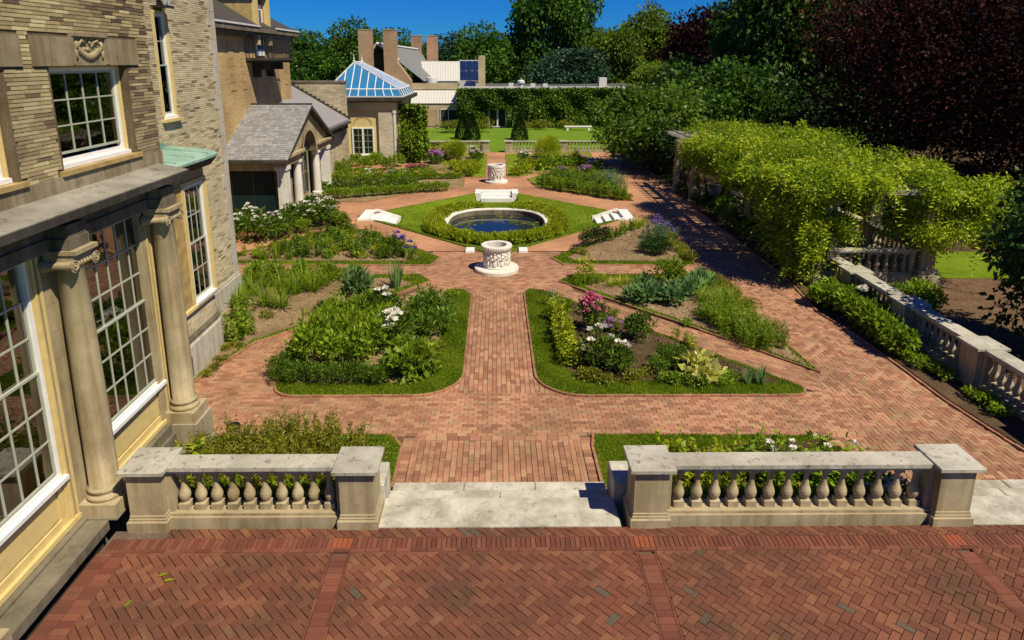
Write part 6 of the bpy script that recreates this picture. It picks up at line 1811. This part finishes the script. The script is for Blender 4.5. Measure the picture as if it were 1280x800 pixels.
# line of trees behind the gallery
BT = [(-40, 78, 13, 6.5, 0, 'leaf_tree', 'broad green tree at the far left behind the tan wing'),
      (-33, 86, 12, 6, 1, 'leaf_tree', 'round green tree left of the brown chimneys, nearest the wing'),
      (-25.5, 90, 11.0, 6, 2, 'leaf_tree', 'green tree directly behind the glass hipped roof'),
      (-18.5, 92, 12.6, 5.2, 0, 'leaf_tree', 'taller dark tree rising between the two brown chimney stacks'),
      (-12.5, 93, 10.6, 5.5, 1, 'leaf_tree', 'low green tree right of the brown chimney stacks'),
      (-6.5, 95, 10.8, 5, 2, 'leaf_conifer', 'bluish dark tree behind the grey gable roof'),
      (-1.5, 90, 11.9, 5.2, 0, 'leaf_tree', 'bright green tree behind the blue skylight panes'),
      (7.6, 92, 15.0, 6.8, 3, 'leaf_tree', 'tallest domed green tree on the skyline in the middle'),
      (8.8, 82, 8.6, 5.4, 4, 'leaf_conifer', 'blue green spreading conifer in front of the tallest tree'),
      (15.0, 88, 11.2, 4.6, 5, 'leaf_treelight', 'light green tree right of the tallest tree'),
      (20.8, 92, 12.8, 5.4, 6, 'leaf_treelight', 'pale tall tree left of the dark red tree'),
      (25.4, 82, 12.0, 6.2, 7, 'leaf_copper', 'dark red leaved tree on the skyline right of centre'),
      (18.5, 78, 6.6, 3.4, 5, 'leaf_treelight', 'small yellow green tree at the right end of the ivy wall'),
      (36.0, 96, 9.6, 6.0, 1, 'leaf_tree', 'low dark tree in the skyline gap right of the dark red tree'),
      (-15, 104, 11.3, 6, 1, 'leaf_tree', 'far green tree seen past the chimneys'), (1.5, 105, 10, 6, 2, 'leaf_tree', 'far green tree behind the skylight trees'),
      (-30, 104, 11, 6, 0, 'leaf_tree', 'far green tree behind the left tree line'), (14, 106, 10.5, 6.5, 0, 'leaf_tree', 'far green tree behind the conifer'), (26, 104, 10.5, 6.5, 2, 'leaf_tree', 'far green tree behind the dark red tree'),
      (-47, 98, 12, 6.5, 2, 'leaf_tree', 'far green tree at the left edge of the tree line')]
for (x, y, h, r, s, m_, lab) in BT: tree('b', x, y, h*(1.24 if h == 15.0 else 1.16 if 'leaf_copper' == m_ else 1.08 if x > 10 else .93) + .5, r*.95, lab, m_, leaf=.40, n=13000, cut=.05, seed=s, blobs=44)
tree('mag', 9.7, 41.6, 5.5, 3.6, 'glossy green spreading tree at the far end of the pergola', 'leaf_deep', leaf=.26, n=11000, cut=.0, seed=21, blobs=44, proto=(3.3, 2.7), z=-.45, bottom=-2)
tree('mag', 12.4, 44.5, 5.8, 3.6, 'second spreading green tree behind the glossy one at the far end of the pergola', 'leaf_tree', leaf=.28, n=11000, cut=.0, seed=22, blobs=44, proto=(3.3, 2.7), z=-.45, bottom=-2)
tree('mag', 11.0, 38.5, 3.6, 2.4, 'dark low tree beside the far pergola columns', 'leaf_dark', leaf=.30, n=5000, cut=.0, seed=23, blobs=24, proto=(3.3, 2.7), z=-.45)
tree('mag', 15.5, 46, 7.2, 4.2, 'dark green tree between the glossy tree and the huge copper beech', 'leaf_tree', leaf=.28, n=11000, cut=.0, seed=24, blobs=44, proto=(3.3, 2.7), z=-.45, bottom=-2)
tree('tall', 24.6, 56, 17, 5.4, 'very tall dark green tree left of the huge copper beech', 'leaf_tree', leaf=.36, n=22000, cut=.0, seed=31, blobs=70, z=-.6)
tree('tall', 27, 66, 17.5, 7.0, 'very tall green tree behind the copper beech', 'leaf_tree', leaf=.4, n=16000, cut=.0, seed=32, blobs=60, z=-.6)
tree('beech', 28.2, 33.0, 16.5, 12.9, 'huge copper beech with almost black red foliage filling the upper right', 'leaf_copper', leaf=.24, n=150000, cut=.0, seed=41, blobs=210, proto=(14.5, 9.2), z=-1.2, name='copper_beech', bottom=-2)
tree('beech', 36, 60, 22, 14, 'second dark red beech standing farther back', 'leaf_copper', leaf=.5, n=20000, cut=.0, seed=42, blobs=80, proto=(14.5, 9.2), z=-1.2, name='copper_beech', bottom=-2)
for i, (x, y, h, r) in enumerate(((17, 52, 6, 4), (22, 51, 6.5, 4.4), (27, 52, 6.5, 4.6), (33, 54, 7, 5), (44, 40, 7, 5), (46, 50, 8, 6), (42, 32, 6.5, 4.6), (19, 60, 8, 5), (40, 64, 10, 7), (30, 62, 9, 6), (16.6, 36, 3.2, 2.4), (17.2, 31, 2.6, 2.2), (18, 27, 2.4, 2.2), (20.5, 23.8, 2.2, 2.2), (26, 21.5, 2.4, 2.4), (16.2, 41, 3.6, 2.6))):
    tree('under', x, y, h, r, 'dark understorey tree added to deepen the shade behind the pergola', 'leaf_dark', leaf=.36, n=5000, cut=0, seed=61 + i % 2, blobs=30, proto=(4, 3), z=-.9, bottom=-2, group='dark fill trees behind the pergola')  # added black-green crowns stand in for the beech's shade in these gaps
tree('weep', 13.2, 13.9, 5.0, 2.05, 'dark weeping tree with large drooping leaves at the right edge', 'leaf_dark', leaf=.20, n=15000, cut=.0, seed=51, blobs=60, proto=(2.5, 2.5), z=-.45, name='weeping_tree', bottom=-.95)
# clipped cones and shrubs on the back lawn
def cone(h, r, n, mat):
    t = rng.uniform(0, 1, n); a = rng.uniform(0, 2*PI, n); q = r*(1-t**1.6)*rng.uniform(.8, 1.05, n)
    P = np.column_stack([q*np.cos(a), q*np.sin(a), t*h]); D = np.column_stack([np.cos(a), np.sin(a), np.full(n, .9)]) + rng.normal(0, .3, (n, 3))
    return npmesh('foliage', leaf_quads(P, D, .16, .07), 4, np.clip(rng.normal(.5, .25, n), 0, 1), M[mat])
cm = cone(2.3, .68, 2600, 'leaf_dark')
for x, y, l in ((-2.1, 57.5, 'dark clipped cone shrub on the back lawn, left of the glass door'), (2.0, 57.5, 'dark clipped cone shrub on the back lawn, right of the glass door'), (-2.9, 58.2, 'broader dark clipped cone shrub beside the left cone')):
    t = link('cone_shrub', cm, None, (x, y, -.45), random.uniform(0, 6)); tag(t, l, 'shrub')
for x, y, h, w_, l in ((-4.3, 63.5, 1.7, 3.0, 'rounded olive shrub on the back lawn left of the cone shrubs'), (-1.6, 63.5, 1.7, 2.6, 'rounded olive shrub on the back lawn close to the glass door'), (2.5, 65.5, 1.3, 2.4, 'low shrub against the ivy wall right of the glass door'), (4.5, 66.5, 1.2, 2.2, 'small shrub at the foot of the right ivy wall'), (7, 66.8, 1.1, 2.0, 'small shrub behind the white bench')):
    plant('olive', (x, y), l, h=h*2, w=w_*1.2, cat='shrub')
bn = thing('bench', 'long low white bench on the back lawn before the ivy wall', 'bench', (8, 65.7, -.44))
part('seat', 'white', bn, [(6.7, 9.4, 65.4, 65.9, -.12, -.02)]); part('leg', 'white', bn, [(6.9, 7.1, 65.45, 65.85, -.44, -.12)]); part('leg', 'white', bn, [(9.0, 9.2, 65.45, 65.85, -.44, -.12)])
# ivy on the gallery wall: thick leaf mass with a real depth
def ivy(x0, x1, y, z0, z1, n, skip=None):
    P = np.column_stack([rng.uniform(x0, x1, n), y - rng.uniform(.0, .5, n)**1.0, rng.uniform(z0, z1, n)])
    P[:, 1] -= .28*np.sin(P[:, 0]*1.3)*np.sin(P[:, 2]*1.9+P[:, 0]*.6)
    if skip is not None:
        P = P[~((P[:, 0] > skip[0]) & (P[:, 0] < skip[1]) & (P[:, 2] < skip[2]))]
    D = np.column_stack([rng.normal(0, .6, len(P)), -np.ones(len(P)), rng.normal(-.5, .5, len(P))])
    return leaf_quads(P, D, rng.uniform(.16, .34, len(P)), rng.uniform(.12, .24, len(P)))
V = ivy(-4.0, 3.35, 68.55, -.45, 3.55, 17000, (-.85, 1.1, 1.55))
tag(link('ivy', npmesh('ivy', V, 4, np.clip(rng.normal(.45, .25, len(V)), 0, 1), M['leaf_ivy'])), 'dark ivy covering the wall block round the glass door', 'ivy')
V = ivy(3.4, 15.2, 69.15, -.3, 3.6, 22000)
tag(link('ivy', npmesh('ivy', V, 4, np.clip(rng.normal(.55, .25, len(V)), 0, 1), M['leaf_ivy'])), 'lighter ivy covering the long wall right of the glass door', 'ivy')
V = ivy(-6.35, -5.0, 44.6, -.2, 3.5, 3000)
V2 = ivy(-6.1, -4.7, 45.6, -.2, 3.3, 2600)
tag(link('climber', npmesh('climber', np.vstack([V, V2]), 4, np.clip(rng.normal(.5, .25, len(V)+len(V2)), 0, 1), M['leaf_mid'])), 'light green climber hanging at the right corner of the glass roofed pavilion', 'climbing plant')

# ---------------------------------------------------------------- pergola with its vine
pg = thing('pergola', 'long stone columned pergola along the right path, buried under vine', 'pergola', (11.5, 27, GZ))
PX0, PX1 = 9.95, 13.1
PYS = [19.4, 22.4, 25.4, 28.4, 31.4, 34.4]
for y in PYS:
    for x in (PX0 if y < 30 else PX0-.45, PX1):
        if x == PX1 or y < 21:
            p_ = part('post', 'stone_tan', pg, [(x-.21, x+.21, y-.21, y+.21, -.6, 2.25), (x-.26, x+.26, y-.26, y+.26, 2.1, 2.27)])
            part('post_base', 'stone', p_, [(x-.36, x+.36, y-.36, y+.36, -.7, -.05), (x-.3, x+.3, y-.3, y+.3, -.05, .08)])
        else:
            mb = MB(); mb.lathe([(.27, -.6), (.27, -.3), (.22, -.25), (.2, .6), (.17, 2.0), (.22, 2.05), (.24, 2.15), (.24, 2.25)], (x, y, 0), 14); mb.build('column', M['stone_tan'], pg)
for x in (PX0-.1, PX1): part('beam', 'wood', pg, [(x-.09, x+.09, 18.9, 35.6, 2.28, 2.46)])
rm = MB(); rm.box(-2.35, 2.35, -.05, .05, 0, .14); rme = rm.mesh('rafter', M['wood'])
k = 0
y = 18.95
while y < 35.6:
    o = link('rafter', rme, pg, (11.5-11.5, y-27, 2.465-GZ)); y += .46
for x in (9.5, 10.5, 11.5, 12.5): part('lath', 'wood', pg, [(x-.03, x+.03, 18.8, 35.7, 2.607, 2.65)])
balustrade('pergola balustrade facing the viewer between its two nearest posts', (10.3, 19.4), (12.75, 19.4), -.2, .72, [0, 2.45], 8, mats=('stone', 'stone_top', 'stone'), pw=.2, seg=10)
balustrade('pergola balustrade running back along its far side under the vine', (13.1, 19.8), (13.1, 31.2), -.2, .78, [0, 2.6, 5.6, 8.6, 11.4], 9, mats=('stone', 'stone_top', 'stone'), pw=.3, seg=8)
sheet('pergola_floor', [(9.7, 19.2), (13.3, 19.2), (13.3, 36), (9.7, 36)], -.40, 'stone_dark')
def vine():
    V = []; T = []
    blobs = []
    for i in range(190):
        y = rng.uniform(18.6, 35.4); x = rng.uniform(8.7, 14.3)
        top = 2.68 + .42*math.exp(-((y-26)/3.2)**2) + .22*math.sin(x*2.3+y*1.1)*math.sin(y*1.7)
        if 29.8 < y and x < 9.9: continue
        if y < 20.0 and 11.8 < x < 12.4: continue
        if x > 13.5 and y > 22: continue
        if y < 20.6 and x < 11: top -= .25
        blobs.append((x, y, top + rng.uniform(-.45, .32), rng.uniform(.25, .8), .9))
    for i in range(34): blobs.append((rng.uniform(8.9, 11.7), rng.uniform(18.5, 20.2), rng.uniform(2.55, 2.95), rng.uniform(.3, .6), .8))
    for i in range(110):                                 # overhang along the path
        y = rng.uniform(19.0, 30.2); z = rng.uniform(1.7, 2.9)
        blobs.append((8.75 + .5*abs(math.sin(y*1.4)) + rng.uniform(-.3, .4), y, z, rng.uniform(.25, .55), .8))
    for i in range(34):                                  # curtain to the ground near the viewer
        y = rng.uniform(18.8, 21.8); z = rng.uniform(.1, 2.4)
        blobs.append((9.45 - .25*math.sin(z*1.2) + rng.uniform(-.3, .3), y, z, rng.uniform(.25, .55), .9))
    for i in range(44):                                  # lower skirt at the near corner
        blobs.append((rng.uniform(9.4, 10.7), rng.uniform(18.7, 21.6), rng.uniform(-.2, 2.2), rng.uniform(.25, .5), .8))
    for i in range(60):                                  # hanging at the near right corner
        blobs.append((rng.uniform(12.6, 15.0), rng.uniform(18.3, 20.4), rng.uniform(1.0, 2.9), rng.uniform(.25, .55), .9))
    for x, y, z, s, f in blobs:
        k = int(1000*s*s + 110)
        d = unit(rng.normal(0, 1, (k, 3)))
        P = np.array([x, y, z]) + d*s*rng.uniform(.3, 1.15, (k, 1))*np.array([1.1, 1.1, f*.75])
        D = d*.5 + rng.normal(0, .6, (k, 3)) + np.array([-.2, -.2, -.35])
        V.append(leaf_quads(P, D, rng.uniform(.08, .16, k), rng.uniform(.035, .06, k)))
        T.append(np.clip(rng.normal(.48, .22, k) + rng.normal(0, .2), 0, 1))
    for i in range(420):                                 # long shoots with paired leaflets, some trailing down
        x, y, z, s, f = blobs[rng.integers(len(blobs))]
        d = unit(rng.normal(0, 1, (1, 3)) + np.array([[-.35, -.3, .45]]))[0]
        n = 22; t = np.linspace(.5, rng.uniform(1.5, 2.3), n)[:, None]; g = rng.uniform(.15, .5)
        P = np.array([x, y, z]) + d*t*max(s, .45) - np.array([0, 0, g])*(t-.5)**2
        side = np.cross(d, [0, 0, 1.0]); side = side/(np.linalg.norm(side)+1e-6)
        sg = np.where(np.arange(n) % 2 == 0, 1, -1)[:, None]
        V.append(leaf_quads(P, side*sg*.8 + d*.5 + rng.normal(0, .15, (n, 3)), rng.uniform(.10, .17, n), .05)); T.append(rng.uniform(.45, 1, n))
    return np.vstack(V), np.concatenate(T)
V, T = vine()
vn = link('vine', npmesh('foliage', V, 4, T, M['leaf_vine']))
tag(vn, 'sunlit yellow green vine heaped over the pergola on the right', 'vine')
mb = MB()
for y in PYS:                                            # twisted woody stems climbing the posts
    for x in (PX0-.28, PX0+.05):
        p_ = [(x + .1*math.sin(q*1.1+y), y - .25 + .1*math.cos(q*1.3+x), -.5 + q*.35) for q in range(9)]
        mb.tube(p_ + [(x+.5, y+.3, 2.55), (x+1.6, y+1.0, 2.8)], [.06]*9 + [.045, .025], 6)
mb.build('stem', M['bark'], vn)
# undergrowth coloured dark to deepen the shade below the pergola on the path side
def fillmass(n, box, leaf):
    P = np.column_stack([rng.uniform(*box[0], n), rng.uniform(*box[1], n), box[2][0] + (box[2][1]-box[2][0])*rng.uniform(0, 1, n)**1.3])
    return leaf_quads(P, rng.normal(0, 1, (n, 3)) + np.array([-.5, -.2, .2]), rng.uniform(.10, .2, n), rng.uniform(.06, .1, n))
for y in np.arange(21.4, 37, .95):
    k = 'box' if random.random() < .75 else 'peony'
    plant(k, (9.62 + random.uniform(-.12, .1), y), 'bush coloured dark to deepen the shade at the foot of the pergola', 'dark bushes at the foot of the pergola', h=random.uniform(1.0, 1.7) if y < 30 else .8, w=1.0)
# fallen leaves on the terrace
lm = MB(); lm.face([(0, -.02, .004), (.05, 0, .012), (.10, -.015, .006), (.14, -.03, .01), (.09, -.045, .012), (.04, -.04, .006)]); lme = lm.mesh('fallen_leaf', M['leaf_lime'])
for x, y, l in ((-4.26, 7.10, 'fallen yellow green leaf on the terrace bricks, left one'), (-4.0, 7.02, 'fallen yellow green leaf on the terrace bricks, right one'), (-4.35, 6.72, 'fallen pale leaf on the terrace bricks, nearest the viewer')):
    tag(link('fallen_leaf', lme, None, (x, y, .008), random.uniform(0, 6.28)), l, 'leaf')
mb = MB()
for i in range(5):
    mb.tube([(-4.95 + .11*math.cos(t/3+i) , 11.28 + .11*math.sin(t/3+i), GZ+.02+.012*i) for t in range(20)], .014, 5)
tag(mb.build('hose', M['black_metal']), 'coiled black hose on the path by the column pedestal', 'hose')

# where alike things of a small group stand in a row, their labels say which one is meant
ORD = ['', 'second', 'third', 'fourth', 'fifth', 'sixth', 'seventh', 'eighth', 'ninth', 'tenth', 'eleventh', 'twelfth']
same = {}
for o in scene.objects:
    if o.parent is None and 'label' in o: same.setdefault(o['label'], []).append(o)
for lab, os_ in same.items():
    n = len(os_)
    if not 2 <= n <= 12: continue
    xs = [o.location[0]/(o.location[1]+2) for o in os_]; ys = [o.location[1] for o in os_]
    across = (max(xs)-min(xs))*20 >= (max(ys)-min(ys))*.55
    os_.sort(key=lambda o: o.location[0]/(o.location[1]+2) if across else o.location[1])
    for i, o in enumerate(os_):
        if n == 2: t = ('left one', 'right one')[i] if across else ('nearer one', 'farther one')[i]
        elif across: t = 'leftmost' if i == 0 else 'rightmost' if i == n-1 else ORD[i] + ' from left'
        else: t = 'nearest' if i == 0 else 'farthest' if i == n-1 else ORD[i] + ' nearest'
        new = lab + ', ' + t
        if len(new.split()) <= 16: o['label'] = new
